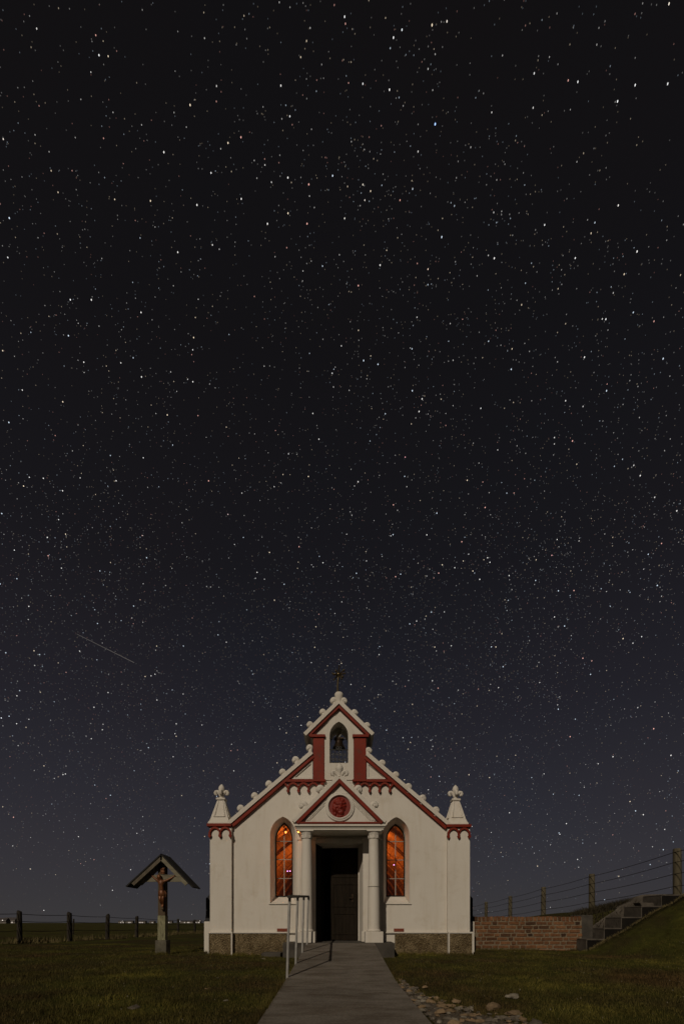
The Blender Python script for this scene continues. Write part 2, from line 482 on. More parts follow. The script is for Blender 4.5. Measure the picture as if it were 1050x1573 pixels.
for (px, py, br_, c) in ((668,190,2.2,(0.34,0.52,1)), (557,128,1.0,(1,1,1)), (604,57,1.2,(1,1,1)), (617,45,1.1,(.9,.95,1)), (152,84,1.1,(1,1,1)),
        (108,460,1.3,(1,1,1)), (273,387,1.2,(1,.97,.93)), (930,490,1.2,(1,1,1)), (657,413,1.1,(1,.75,.6)), (614,307,.9,(1,.5,.4)),
        (622,702,1.1,(1,.45,.5)), (847,853,1.1,(1,.5,.5)), (948,155,1.2,(1,1,1)), (975,130,1.1,(1,1,1)), (949,315,1.1,(1,.95,.9)),
        (350,790,1.0,(1,.75,.75)), (2,1103,1.4,(.9,.95,1)), (883,396,1.1,(1,1,1)), (529,335,1.1,(1,.95,.85)), (45,733,1.0,(1,1,1)),
        (220,703,1.0,(1,1,1)), (738,627,1.0,(1,1,1)), (510,573,1.0,(1,1,1)), (445,178,1.0,(1,1,1)), (324,265,1.0,(1,1,1)), (90,798,1.0,(1,1,1)),
        (22,845,1.1,(1,1,1)), (5,213,1.0,(1,.9,.8)), (1025,128,1.1,(1,1,1)), (1027,5,1.1,(1,.9,.75)), (887,125,1.0,(1,1,1)), (836,345,1.0,(1,1,1)),
        (12,395,1.0,(1,1,1)), (296,537,.9,(1,1,1)), (557,283,1.0,(1,.9,.75)), (686,32,1.1,(1,.9,.8)), (820,112,.9,(1,1,1)), (560,307,.9,(1,.9,.8)),
        (529,25,1.1,(1,1,1)), (478,1018,.9,(1,1,1)), (682,940,.9,(1,1,1)), (443,697,.9,(1,1,1)), (985,978,1.0,(1,1,1)), (600,823,.9,(1,1,1))):
    dv = sky_dir(px, py)
    st, sl = star_shape(dv)
    star(dv, 0.00066 * min(1.3, 0.8 + br_ * 0.25) * (1.0 - 0.5 * max(0.0, dv.z - 0.3)), br_ * 0.95, c, st * 1.05, sl)
me = bpy.data.meshes.new('stars')
me.from_pydata(star_v, [], star_f)
at = me.attributes.new('star_colour', 'FLOAT_COLOR', 'FACE')
at.data.foreach_set('color', np.array(star_c, dtype=np.float32).ravel())
m = bpy.data.materials.new('star_light'); m.use_nodes = True
nt = m.node_tree; nt.nodes.clear()
o_ = nt.nodes.new('ShaderNodeOutputMaterial'); em = nt.nodes.new('ShaderNodeEmission'); an = nt.nodes.new('ShaderNodeAttribute')
an.attribute_name = 'star_colour'
nt.links.new(an.outputs['Color'], em.inputs['Color']); nt.links.new(em.outputs[0], o_.inputs[0])
m.cycles.emission_sampling = 'NONE'
me.materials.append(m)
o = link('stars', me)
tag(o, 'countless white and tinted stars scattered over the night sky', 'stars', kind='stuff')

b0, b1 = sky_dir(118, 974) * SKY_R * 0.99, sky_dir(206, 1018) * SKY_R * 0.99
pts = [b0.lerp(b1, t / 8) for t in range(9)]
mb = MB().tube(pts, [2.0 + 1.2 * t / 8 for t in range(9)], 6)
o = mb.build('meteor', emitter('meteor_glow', (1.0, 0.9, 0.82), 0.085, False))
tag(o, 'thin faint meteor streak slanting down low in the left sky', 'meteor')

# ------------------------------------------------------------------ ground
def smooth(a, b, t):
    t = max(0.0, min(1.0, (t - a) / (b - a))); return t * t * (3 - 2 * t)

def toe(y): return 6.20 + max(0.0, 11.4 - y) * 0.20
def ground_z(x, y):
    z = float(np.interp(y, [-20, 0, 3.83, 5.9, 9.0, 14, 40, 4000], [-0.30, -0.19, -0.135, -0.055, 0.0, 0.0, -0.05, -0.6]))
    n_ = noise.noise(Vector((x * 0.45, y * 0.45, 0))) * 0.035 + noise.noise(Vector((x * 1.7, y * 1.7, 3))) * 0.012
    calm = smooth(0.75, 1.5, abs(x + 0.02)) if y < 11 else 1.0
    near = 1.0 - smooth(60, 200, abs(y))
    z += n_ * calm * near - (0.02 * (1 - calm))
    if 0 < y < 12.6:
        t = x - toe(y)
        if t > -0.6:
            h = 0.30 * (t + 0.6) ** 2 if t < 0.0 else 0.108 + 0.60 * t
            h = min(h, 1.46 + 0.03 * (x - 8))
            if x < 9.2: h *= 1.0 - smooth(11.30, 11.50, y)
            z += h + (0.05 * noise.noise(Vector((x * 2.1, y * 2.1, 9))) + 0.03 * noise.noise(Vector((x * 5.0, y * 5.0, 4)))) * min(1.0, max(0.0, t + 0.3))
    elif y <= 0:
        t = x - toe(0.0)
        if t > 0: z += min(0.6 * t, 1.5)
    return z

def axis(lo_far, lo, hi, hi_far, step, grow=1.16):
    mid = list(np.arange(lo, hi + 1e-6, step))
    up, s = [], step
    v = mid[-1]
    while v < hi_far: s *= grow; v += s; up.append(v)
    dn, s = [], step
    v = mid[0]
    while v > lo_far: s *= grow; v -= s; dn.append(v)
    return dn[::-1] + mid + up
xs = axis(-5000, -9, 12.0, 5000, 0.22)
ys = axis(-60, 2.0, 14.0, 5500, 0.22)
gv = [(x, y, ground_z(x, y)) for y in ys for x in xs]
nx = len(xs)
gf = [(j*nx+i, j*nx+i+1, (j+1)*nx+i+1, (j+1)*nx+i) for j in range(len(ys)-1) for i in range(nx-1)]
me = bpy.data.meshes.new('ground'); me.from_pydata(gv, [], gf); me.materials.append(M['ground'])
me.polygons.foreach_set('use_smooth', [True]*len(me.polygons))
tag(link('ground', me), 'dark grassy ground stretching to the horizon', kind='structure')

# raised ground held up by the brick wall and the steps
def bank_z(x, y):
    z = float(np.interp(y, [12.1, 16, 20, 28, 45, 120], [1.30, 1.16, 0.98, 0.66, 0.35, -0.7]))
    z = min(z, 0.86 + 0.0 * x) if x < 6.0 else z
    z = 0.84 + (z - 0.84) * smooth(6.0, 8.6, x) if y < 20 else z
    return z + noise.noise(Vector((x * 0.6, y * 0.6, 7))) * 0.04
bx = list(np.arange(3.42, 14, 0.3)) + list(np.arange(14, 70, 2.5))
by = list(np.arange(12.33, 22, 0.4)) + list(np.arange(22, 130, 3.0))
by = [12.325] + by
gv = [(x, y, (bank_z(x, y) if x > 3.7 else -0.1) if y > 12.326 else -0.2) for y in by for x in bx]
nx = len(bx)
gf = [(j*nx+i, j*nx+i+1, (j+1)*nx+i+1, (j+1)*nx+i) for j in range(len(by)-1) for i in range(nx-1)]
me = bpy.data.meshes.new('bank'); me.from_pydata(gv, [], gf); me.materials.append(M['ground'])
me.polygons.foreach_set('use_smooth', [True]*len(me.polygons))
tag(link('bank', me), 'raised grassy ground behind the brick wall', kind='structure')

# path and ramp: one slab, gentle run then a ramp up to the porch
PW = 0.7175; PXC = -0.02; RAMP_TOP = 9.76; FLOOR = 0.305
prof = [(-8.0, -0.24), (0, -0.17), (3.83, -0.108), (5.0, -0.062), (5.9, -0.018), (7.2, 0.085), (8.5, 0.196), (RAMP_TOP, FLOOR - 0.004)]
mb = MB()
vsl = []
for y, z in prof:
    c0 = PXC + (0.020 * (5.9 - y) if y < 5.9 else 0.0)
    hw_ = PW + (0.006 * (5.9 - y) if y < 5.9 else 0.0)
    vsl += [(c0 - hw_, y, z), (c0 + hw_, y, z), (c0 + hw_, y, -0.55), (c0 - hw_, y, -0.55)]
fs = []
for i in range(len(prof) - 1):
    a, c_ = i * 4, i * 4 + 4
    fs += [(a, a+1, c_+1, c_), (a+1, a+2, c_+2, c_+1), (a+3, a, c_, c_+3)]
fs += [(0, 3, 2, 1), (c_, c_+1, c_+2, c_+3)]
mb.add(vsl, fs)
o = mb.build('path', M['path'], origin=(0, 0, 0))
tag(o, 'grey concrete path ramping up to the chapel door', kind='structure')
def path_z(y): return float(np.interp(y, [p[0] for p in prof], [p[1] for p in prof]))

# ------------------------------------------------------------------ chapel
chapel = empty('chapel', (X(520.5), YW, 0), 'small white chapel with red trim, lit windows and a columned porch', 'chapel')
def P(pts, d=YW): return [(X(a, d), Z(b, d)) for a, b in pts]
C = chapel

def band(name, p0, p1, thick, y0, y1, mat, parent=C, d=YW, up=False):
    """straight board whose upper (or lower) edge runs p0-p1 in photo rows/columns; thick in metres, measured square to it"""
    a, b_ = Vector((X(p0[0], d), Z(p0[1], d))), Vector((X(p1[0], d), Z(p1[1], d)))
    t = (b_ - a).normalized(); nrm = Vector((-t.y, t.x))
    if (nrm.y < 0) != (not up): nrm = -nrm
    q = [a, b_, b_ + nrm * thick, a + nrm * thick]
    return MB().prism([(v.x, v.y) for v in q], y0, y1).build(name, mat, parent)

# windows first: outlines are needed for the wall openings
WIN = [dict(out=(414.9, 454.0, 1388.3, 1283.0, 1255.0), inn=(423.4, 449.6, 1378.0, 1291.0, 1264.5), bars=(1293.0, 1321.0, 1350.0), side=-1),
       dict(out=(588.6, 628.2, 1388.3, 1283.6, 1255.6), inn=(592.8, 621.0, 1377.5, 1291.5, 1266.5), bars=(1293.4, 1321.7, 1350.4), side=1)]
GD = YW + 0.40
for w in WIN:
    a = w['out']; w['O'] = gothic(X(a[0]), X(a[1]), Z(a[2]), Z(a[3]), Z(a[4]), 12)
    a = w['inn']; w['I'] = gothic(X(a[0], GD), X(a[1], GD), Z(a[2], GD), Z(a[3], GD), Z(a[4], GD), 12)

wall_poly = P([(325,1467),(325,1268),(352,1268),(478.5,1159.5),(478.5,1199),(562,1199),(562,1162),(689,1271.5),(719.5,1271.5),(719.5,1467),
               (557.5,1467),(557.5,1291),(484.5,1291),(484.5,1467)])
wall_poly[0] = (wall_poly[0][0], 0.0)
MB().prism(wall_poly, YW, YW + 0.44, [w['O'] for w in WIN]).build('wall', M['white'], C)

# plinth of pebble-dash, white capping and white edge strips
MB().box(X(325.5), X(440), YW - 0.035, YW - 0.001, -0.15, Z(1434)).build('plinth', M['pebble'], C)
MB().box(X(606), X(719), YW - 0.035, YW - 0.001, -0.15, Z(1434)).build('plinth', M['pebble'], C)
for a, c_ in ((322.8, 357), (687.5, 722.6)):
    MB().box(X(a), X(c_), YW - 0.13, YW - 0.036, -0.15, Z(1434)).build('plinth', M['pebble'], C)
MB().box(X(359), X(456), YW - 0.055, YW - 0.002, Z(1434), Z(1432)).build('plinth_capping', M['white'], C)
MB().box(X(592), X(686), YW - 0.055, YW - 0.002, Z(1434), Z(1432)).build('plinth_capping', M['white'], C)
for a, c_ in ((321.4, 359.0), (685.8, 723.6)):
    MB().box(X(a), X(c_), YW - 0.155, YW - 0.003, Z(1434), Z(1431.8)).build('plinth_capping', M['white'], C)
for a in (321.6, 357.0, 686.0, 722.0):
    MB().box(X(a), X(a + 1.9), YW - 0.150, YW - 0.004, -0.12, Z(1434) - 0.002).build('edge_strip', M['white'], C)
# air bricks
for a, c_ in ((425.5, 443.0), (604.5, 620.0)):
    ab = MB().box(X(a), X(c_), YW - 0.012, YW + 0.02, Z(1431.6), Z(1426.8)).build('air_brick', M['airbrick'], C)

# corner pilasters with red cornice, corbel arches, pinnacle and finial
def arch_band(xl, xr, zt, drop, th, y0, y1, name, parent, zcap=None):
    """one small pointed corbel arch: outer and inner pointed outlines"""
    out = gothic(xl - th/2, xr + th/2, zt - drop, zt - drop*0.93, zt, 8)
    inn = gothic(xl + th/2, xr - th/2, zt - drop, zt - drop*0.95, zt - th*1.05, 8)
    return MB().prism(out + inn[::-1], y0, y1).build(name, M['red'], parent)
def corbel_drop(x, zt, zb, w, y0, y1, parent):
    h = zt - zb
    q = [(x - w*.42, zt), (x - w*.42, zb + h*.55), (x - w*.75, zb + h*.5), (x - w*.6, zb + h*.25), (x, zb), (x + w*.6, zb + h*.25), (x + w*.75, zb + h*.5), (x + w*.42, zb + h*.55), (x + w*.42, zt)]
    return MB().prism(q, y0, y1).build('corbel_drop', M['red'], parent)

def spiral(cx, cz, r0, r1, a0, a1, n, y):
    return [(cx + (r0 + (r1 - r0)*t/n) * math.cos(a0 + (a1-a0)*t/n), y, cz + (r0 + (r1 - r0)*t/n) * math.sin(a0 + (a1-a0)*t/n)) for t in range(n + 1)]

def crocket_mesh():
    """curled stone leaf on a short stem, curling outwards (towards -x)"""
    mb = MB()
    pts = [(0.035, 0, -0.05), (0.035, 0, -0.01), (0.028, 0, 0.03)] + spiral(-0.012, 0.055, 0.052, 0.018, -0.15, 4.6, 16, 0)
    k = len(pts)
    rad = [0.050, 0.046, 0.042] + [0.036 + 0.012 * math.sin(math.pi * min(1, i / 9)) for i in range(k - 3)]
    rad[-1] = 0.018; rad[-2] = 0.028
    mb.tube(pts, rad, 9)
    mb.ball((-0.012, 0, 0.060), (0.040, 0.046, 0.040), 10, 7)
    return mb.mesh('crocket', M['white'], smooth=True)
CROCKET = crocket_mesh()
def crocket(px_, py_, side, y, parent=C, d=YW, s=1.0, tilt=0.0):
    o = link('crocket', CROCKET, parent, (X(px_, d), y, Z(py_ + 2.6, d)), rot=(random.uniform(-.1, .1), side * tilt + random.uniform(-.12, .12), random.uniform(-.2, .2)), scale=(s * -side * random.uniform(1.08, 1.2), s * 1.15, s * random.uniform(1.06, 1.2)))
    return o

def fleur(parent, x, y, z0, h, w, name='finial', full=True):
    """three-petalled (five with front and back) stone lily on a stem"""
    mb = MB()
    mb.lathe([(w*.16, 0), (w*.15, h*.10), (w*.20, h*.14), (w*.12, h*.20), (w*.13, h*.40), (w*.20, h*.56), (w*.225, h*.68), (w*.17, h*.84), (w*.05, h*.97), (0.004, h)], (x, y, z0), 12)
    dirs = [(1, 0), (-1, 0)] + ([(0, -1), (0, 1)] if full else [])
    for dx, dy in dirs:
        k = 1.0 if dy == 0 else 0.72
        pts, rad = [], []
        path = [(.05, .16), (.12, .27), (.20, .40), (.30, .49), (.40, .47), (.45, .38), (.42, .29), (.35, .27), (.32, .33)]
        for i, (a, b_) in enumerate(path):
            pts.append((x + dx*a*w*k, y + dy*a*w*k, z0 + b_*h)); rad.append(w*(0.075 + 0.05*math.sin(math.pi*i/(len(path)-1))))
        rad[-1] = w*.045
        mb.tube(pts, rad, 8)
    return mb.build(name, M['white'], parent, smooth=True)

for side, (pl, pr, sl, sr, capl, capr) in ((-1, (324.0, 357.0, 321.2, 354.4, 320.2, 356.8)), (1, (685.6, 719.8, 685.2, 717.4, 683.6, 721.0))):
    dz = 0.0 if side < 0 else 1.2
    MB().box(X(pl), X(pr), YW - 0.09, YW - 0.001, Z(1432), Z(1272 + dz)).build('pilaster', M['white'], C, bevel=0.006)
    MB().box(X(capl), X(capr), YW - 0.15, YW + 0.45, Z(1271.6 + dz), Z(1267.2 + dz)).build('pilaster_cornice', M['red'], C, bevel=0.006)
    e = [324.3, 339.9, 355.6] if side < 0 else [686.3, 702.2, 718.2]
    for i in range(2):
        arch_band(X(e[i]), X(e[i+1]), Z(1271.8 + dz), 0.17, 0.042, YW - 0.135, YW - 0.092, 'corbel_arch', C)
    for q in e:
        corbel_drop(X(q), Z(1280 + dz), Z(1289.3 + dz), 0.046, YW - 0.150, YW - 0.091, C)
    # pinnacle: square pyramid, slightly flared foot, fluted panels on its faces
    xc = X((sl + sr) / 2); hw = (X(sr) - X(sl)) / 2; yc = YW + 0.14
    zb, zt = Z(1267.2 + dz), Z(1228 + dz)
    lv = [(hw, 0), (hw, .03), (hw*.90, .075), (hw*.78, .15), (hw*.30, zt - zb)]
    vv, ff = [], []
    for r, z in lv:
        vv += [(xc - r, yc - r, zb + z), (xc + r, yc - r, zb + z), (xc + r, yc + r, zb + z), (xc - r, yc + r, zb + z)]
    for i in range(len(lv) - 1):
        for k in range(4):
            ff.append((i*4+k, i*4+(k+1) % 4, i*4+4+(k+1) % 4, i*4+4+k))
    ff += [(3, 2, 1, 0), (16, 17, 18, 19)]
    pin = MB().add(vv, ff).build('pinnacle', M['white'], C)
    # raised frame strips on the front and side faces of the pyramid
    def on_face(u, t, off):
        z = .16 + t * (zt - zb - .16); r = hw*.78 + (hw*.30 - hw*.78) * t
        return r * u, r + off, zb + z
    for ang in (0, 1, 3):
        for us in (-1, 1):
            mbp = MB(); pts = []
            for t in (0.03, 0.96):
                u, r, z = on_face(0.62 * us, t, 0.004)
                pts.append((xc + u, yc - r, z) if ang == 0 else ((xc + r, yc + u, z) if ang == 1 else (xc - r, yc + u, z)))
            mbp.tube(pts, [0.020, 0.011], 6).build('panel_moulding', M['white'], pin, smooth=True)
        mbp = MB(); pts = []
        for us in (-.55, .55):
            u, r, z = on_face(us, 0.05, 0.004)
            pts.append((xc + u, yc - r, z) if ang == 0 else ((xc + r, yc + u, z) if ang == 1 else (xc - r, yc + u, z)))
        mbp.tube(pts, 0.016, 6).build('panel_moulding', M['white'], pin, smooth=True)
    r = hw * .42
    MB().box(xc - r, xc + r, yc - r, yc + r, zt, zt + .05).build('collar', M['white'], pin, bevel=0.012)
    fleur(pin, xc, yc, zt + .052, Z(1202.3 + dz) - zt - .05, X(351) - X(329))

# raking red boards and white coping on the main gable
RY0 = YW - 0.075
band('raking_board', (356.6, 1268.0), (480.0, 1162.0), 0.064, RY0, YW - 0.002, M['red'])
band('raking_board', (685.6, 1271.5), (562.3, 1164.8), 0.064, RY0, YW - 0.002, M['red'])
band('gable_coping', (351.5, 1270.5), (481.0, 1160.0), 0.088, YW - 0.105, YW + 0.42, M['white'], up=True)
band('gable_coping', (690.8, 1274.0), (561.0, 1162.5), 0.088, YW - 0.105, YW + 0.42, M['white'], up=True)
for q in ((369,1245),(390,1225.5),(412,1207.5),(433,1189.3),(453.4,1171),(474.5,1152.5)):
    crocket(q[0], q[1], -1, YW - 0.02, tilt=-0.25)
for q in ((669.7,1248),(649,1229.7),(628,1211.5),(608,1193.5),(587,1175.5),(566.6,1156.6)):
    crocket(q[0], q[1], 1, YW - 0.02, tilt=-0.25)

# red string courses under the belfry with their corbel arches
for side, (a, c_) in ((-1, (438.5, 500.0)), (1, (541.5, 604.6))):
    MB().box(X(a), X(c_), YW - 0.072, YW - 0.003, Z(1202.6), Z(1198.8)).build('string_course', M['red'], C)
for e in ([442.4, 458.4, 473.8, 489.2], [551.8, 567.3, 582.4, 598.2]):
    for i in range(3):
        arch_band(X(e[i]), X(e[i+1]), Z(1202.8), 0.17, 0.040, YW - 0.060, YW - 0.003, 'corbel_arch', C)
    for q in e:
        corbel_drop(X(q), Z(1211), Z(1219.2), 0.045, YW - 0.074, YW - 0.002, C)
# half arches that die into the raking boards / the piers
for (a, c_) in ((489.2, 497.5), (543.6, 551.8)):
    MB().prism(P([(a, 1213), (a + (1.5 if c_ > 520 else -1.5) * 0, 1209), (a + (c_-a)*.5, 1203.2), (c_, 1202.9), (c_, 1206.0), (a + (c_-a)*.6, 1207.0), (a + (c_-a)*.3, 1211.5)][::1]), YW - 0.058, YW - 0.004).build('corbel_arch', M['red'], C)
for pts in ([(434.8,1203.4),(438,1203.0),(442.6,1208.6),(442.6,1213)], [(606.6,1203.4),(603,1203.0),(598.2,1208.6),(598.2,1213)]):
    MB().prism(P(pts), YW - 0.058, YW - 0.004).build('corbel_arch', M['red'], C)
# triangular sunk panels in the gable shoulders
for pts, inner in (([(446,1197.5),(480.2,1197.5),(480.2,1168)], [(452.5,1195),(477.6,1195),(477.6,1173.5)]),
                   ([(596.5,1197.5),(563,1197.5),(563,1170)], [(590,1195),(565.6,1195),(565.6,1175)])):
    MB().prism(P(pts), YW - 0.030, YW - 0.003, [P(inner)]).build('shoulder_panel', M['white'], C)

# belfry: block with a pointed opening, red piers, coping, red boards
BY = YW - 0.006
OPEN = gothic(X(506), X(534.6), Z(1173), Z(1131), Z(1109.5), 12)
belfry = MB().prism(P([(481.2,1203),(481.2,1131),(476,1131),(520.3,1087),(565,1131),(561.6,1131),(561.6,1203)]), BY, YW + 0.62, [OPEN]).build('belfry', M['white'], C)
for a, c_ in ((481.0, 497.8), (543.2, 561.8)):
    MB().box(X(a), X(c_), BY - 0.05, BY - 0.001, Z(1199), Z(1134.4)).build('pier', M['red'], belfry, bevel=0.004)
    MB().box(X(a) - 0.004, X(a) + 0.02 if a < 500 else X(a) + 0.0, BY, YW + 0.6, Z(1199), Z(1134.4)).build('pier_return', M['red'], belfry) if a < 500 else \
        MB().box(X(c_) - 0.02, X(c_) + 0.004, BY, YW + 0.6, Z(1199), Z(1134.4)).build('pier_return', M['red'], belfry)
for a, c_ in ((476.0, 499.4), (541.0, 566.0)):
    MB().box(X(a), X(c_), BY - 0.085, YW + 0.60 if False else BY - 0.0015, Z(1134.6), Z(1130.4)).build('pier_cap', M['red'], belfry, bevel=0.006)
for a, c_ in ((481.0, 500.0), (541.0, 562.0)):
    MB().box(X(a), X(c_), BY - 0.080, BY - 0.0015, Z(1202.4), Z(1199.2)).build('pier_foot', M['red'], belfry, bevel=0.006)
ring_o = gothic(X(498.3), X(542.7), Z(1199), Z(1130), Z(1097.7), 14)
ring_i = gothic(X(506), X(534.6), Z(1173), Z(1131), Z(1109.5), 14)
MB().prism(ring_o, BY - 0.022, BY - 0.001, [ring_i]).build('arch_surround', M['white'], belfry)
band('belfry_board', (472.6, 1130.4), (520.4, 1084.3), 0.060, BY - 0.075, BY - 0.002, M['red'], belfry)
band('belfry_board', (567.6, 1130.4), (520.0, 1084.3), 0.060, BY - 0.076, BY - 0.002, M['red'], belfry)
band('belfry_coping', (470.2, 1133.0), (520.6, 1084.0), 0.085, YW - 0.11, YW + 0.74, M['white'], belfry, up=True)
band('belfry_coping', (570.2, 1133.0), (519.8, 1084.0), 0.085, YW - 0.111, YW + 0.741, M['white'], belfry, up=True)
for q in ((494.3,1097),(475.2,1116.5)): crocket(q[0], q[1], -1, YW - 0.02, belfry, tilt=-0.3, s=0.92)
for q in ((545.8,1098),(564.6,1117)): crocket(q[0], q[1], 1, YW - 0.02, belfry, tilt=-0.3, s=0.92)
# apex finial: three stone lobes
mb = MB()
xa, ya, za = X(520.2), YW - 0.02, Z(1084)
mb.lathe([(.055, -.05), (.060, .04), (.075, .12), (.095, .20), (.10, .25), (.075, .285), (.03, .295)], (xa, ya, za), 14, 1, .8)
mb.build('apex_finial', M['white'], belfry, smooth=True)
crocket(511.4, 1080.5, -1, YW - 0.02, belfry, tilt=-0.2, s=1.0)
crocket(528.8, 1080.5, 1, YW - 0.02, belfry, tilt=-0.2, s=1.0)
# metal cross with rays on top
sx_, sy_, sz_ = X(519.6), YW - 0.02, Z(1037.5)
mbp = MB().tube([(X(518.8), sy_, za + .27), (X(518.4), sy_, za + .42), (sx_, sy_, sz_)], [.022, .019, .017], 8)
star_o = mbp.build('cross_rod', M['brass'], C, smooth=True)
for k in range(10):
    a = math.pi * 2 * k / 10 + 0.2
    ln = .15 if k % 2 == 0 else .105
    if k in (1, 2): ln = .18
    tip = (sx_ + math.cos(a)*ln, sy_ + math.sin(k*2.1)*.07, sz_ + math.sin(a)*ln)
    r_ = MB().tube([(sx_, sy_, sz_), tip], [.022, .010], 6)
    r_.ball(tip, .028 if k % 2 else .020, 8, 6)
    r_.build('ray', M['brass'], star_o, smooth=True)
MB().ball((sx_, sy_, sz_), .055, 12, 8).build('boss', M['brass'], star_o, smooth=True)
# wrought-iron rail in the belfry opening
ry = YW + 0.03
rail = MB().tube([(X(506.2), ry, Z(1151.3)), (X(534.4), ry, Z(1151.3))], .011, 6).build('belfry_railing', M['iron'], belfry)
MB().tube([(X(506.2), ry, Z(1171.5)), (X(534.4), ry, Z(1171.5))], .012, 6).build('bottom_bar', M['iron'], rail)
for k in range(5):
    xx = X(508.5 + k * 5.9)
    MB().tube([(xx, ry, Z(1151.3)), (xx, ry, Z(1171.5))], .009, 6).build('upright', M['iron'], rail)
for k in range(4):
    xx = X(511.4 + k * 5.9)
    for zz, rr in ((Z(1166.5), .034), (Z(1158.5), .026)):
        MB().tube(spiral(xx, zz, rr, rr*.4, .4 + k, .4 + k + 8.2, 18, ry), .0062, 5).build('scroll', M['iron'], rail)
for k in (-1, 1):
    MB().tube(spiral(X(520.3 + k*2.2), Z(1148.6), .032, .026, 0, 6.3, 14, ry), .0075, 5).build('scroll', M['iron'], rail)

# windows
for wi, w in enumerate(WIN):
    O_, I_ = w['O'], w['I']
    n = len(O_)
    ctr = (sum(p[0] for p in O_)/n, sum(p[1] for p in O_)/n)
    vv = [(ctr[0] + (p[0]-ctr[0])*.996, YW - 0.002, ctr[1] + (p[1]-ctr[1])*.998) for p in O_] + [(p[0], GD, p[1]) for p in I_]
    ff = [(i, (i+1) % n, n + (i+1) % n, n + i) for i in range(n)]
    win = MB().add(vv, ff).build('window', M['white'], C)
    # outer hood moulding
    big = gothic(X(w['out'][0] - 1.6), X(w['out'][1] + 1.6), Z(w['out'][2]), Z(w['out'][3]), Z(w['out'][4] - 2.2), 12)
    MB().prism(big, YW - 0.014, YW - 0.002, [[(p[0], p[1] + (0.004 if i in (0, n-1) else 0)) for i, p in enumerate(O_)]]).build('window_moulding', M['white'], win)
    MB().box(X(w['out'][0] - 2.0), X(w['out'][1] + 3.2), YW - 0.030, YW - 0.001, Z(w['out'][2] + 1.2), Z(w['out'][2]) - 0.001).build('sill', M['white'], win)
    # inner frame
    xl, xr = X(w['inn'][0], GD), X(w['inn'][1], GD)
    zb, zs_, za_ = Z(w['inn'][2], GD), Z(w['inn'][3], GD), Z(w['inn'][4], GD)
    t = 0.022
    fin = gothic(xl + t, xr - t, zb + t, zs_, za_ - t*1.5, 12)
    MB().prism(I_, GD - 0.03, GD + 0.03, [fin]).build('frame', M['frame_and_shade'], win)
    xm = (xl + xr) / 2
    zbars = [Z(q, GD) for q in w['bars']]
    MB().box(xm - .011, xm + .011, GD - .018, GD + .012, zb + t, za_ - t*1.5).build('mullion', M['muntin'], win)
    for zz in zbars:
        MB().box(xl - .004, xr + .004, GD - .022, GD + .010, zz - .009, zz + .009).build('glazing_bar', M['muntin'], win)
    rows = [zb + t] + zbars[::-1]
    for k in range(3):
        for (a, c_) in ((xl + t, xm), (xm, xr - t)):
            MB().box(a, c_, GD - .003, GD + .003, rows[k], rows[k+1]).build('pane', M['glass'], win)
    arch = [p for p in fin[1:-1]]
    half = len(arch) // 2
    z1 = zbars[0]
    left = [(xl + t, z1)] + [p for p in arch[:half + 1] if p[1] > z1]
    left += [(xm, z1)]
    MB().prism(left, GD - .003, GD + .003).build('pane', M['glass'], win)
    MB().prism([(2*xm - p[0], p[1]) for p in left][::-1], GD - .003, GD + .003).build('pane', M['glass'], win)

# ---- porch
DF = 9.80                                   # front of the entablature
PX0, PX1 = X(451.8, DF), X(592.2, DF)
# floor, and the door recess
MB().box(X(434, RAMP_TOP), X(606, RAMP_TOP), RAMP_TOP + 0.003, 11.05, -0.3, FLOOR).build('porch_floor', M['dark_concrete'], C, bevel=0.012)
ent = MB()
zt0, zt1 = Z(1269.8, DF), Z(1266.2, DF)
ent.box(PX0, PX1, DF - 0.03, YW - 0.002, zt0, zt1).build('cornice', M['white'], C, bevel=0.006)
MB().box(X(454.8, DF), X(589.0, DF), DF + 0.02, YW - 0.003, Z(1275.0, DF), Z(1271.6, DF)).build('entablature', M['white'], C, bevel=0.005)
MB().box(X(453.6, DF), X(590.2, DF), DF + 0.0, YW - 0.004, Z(1271.6, DF), zt0).build('architrave', M['white'], C)
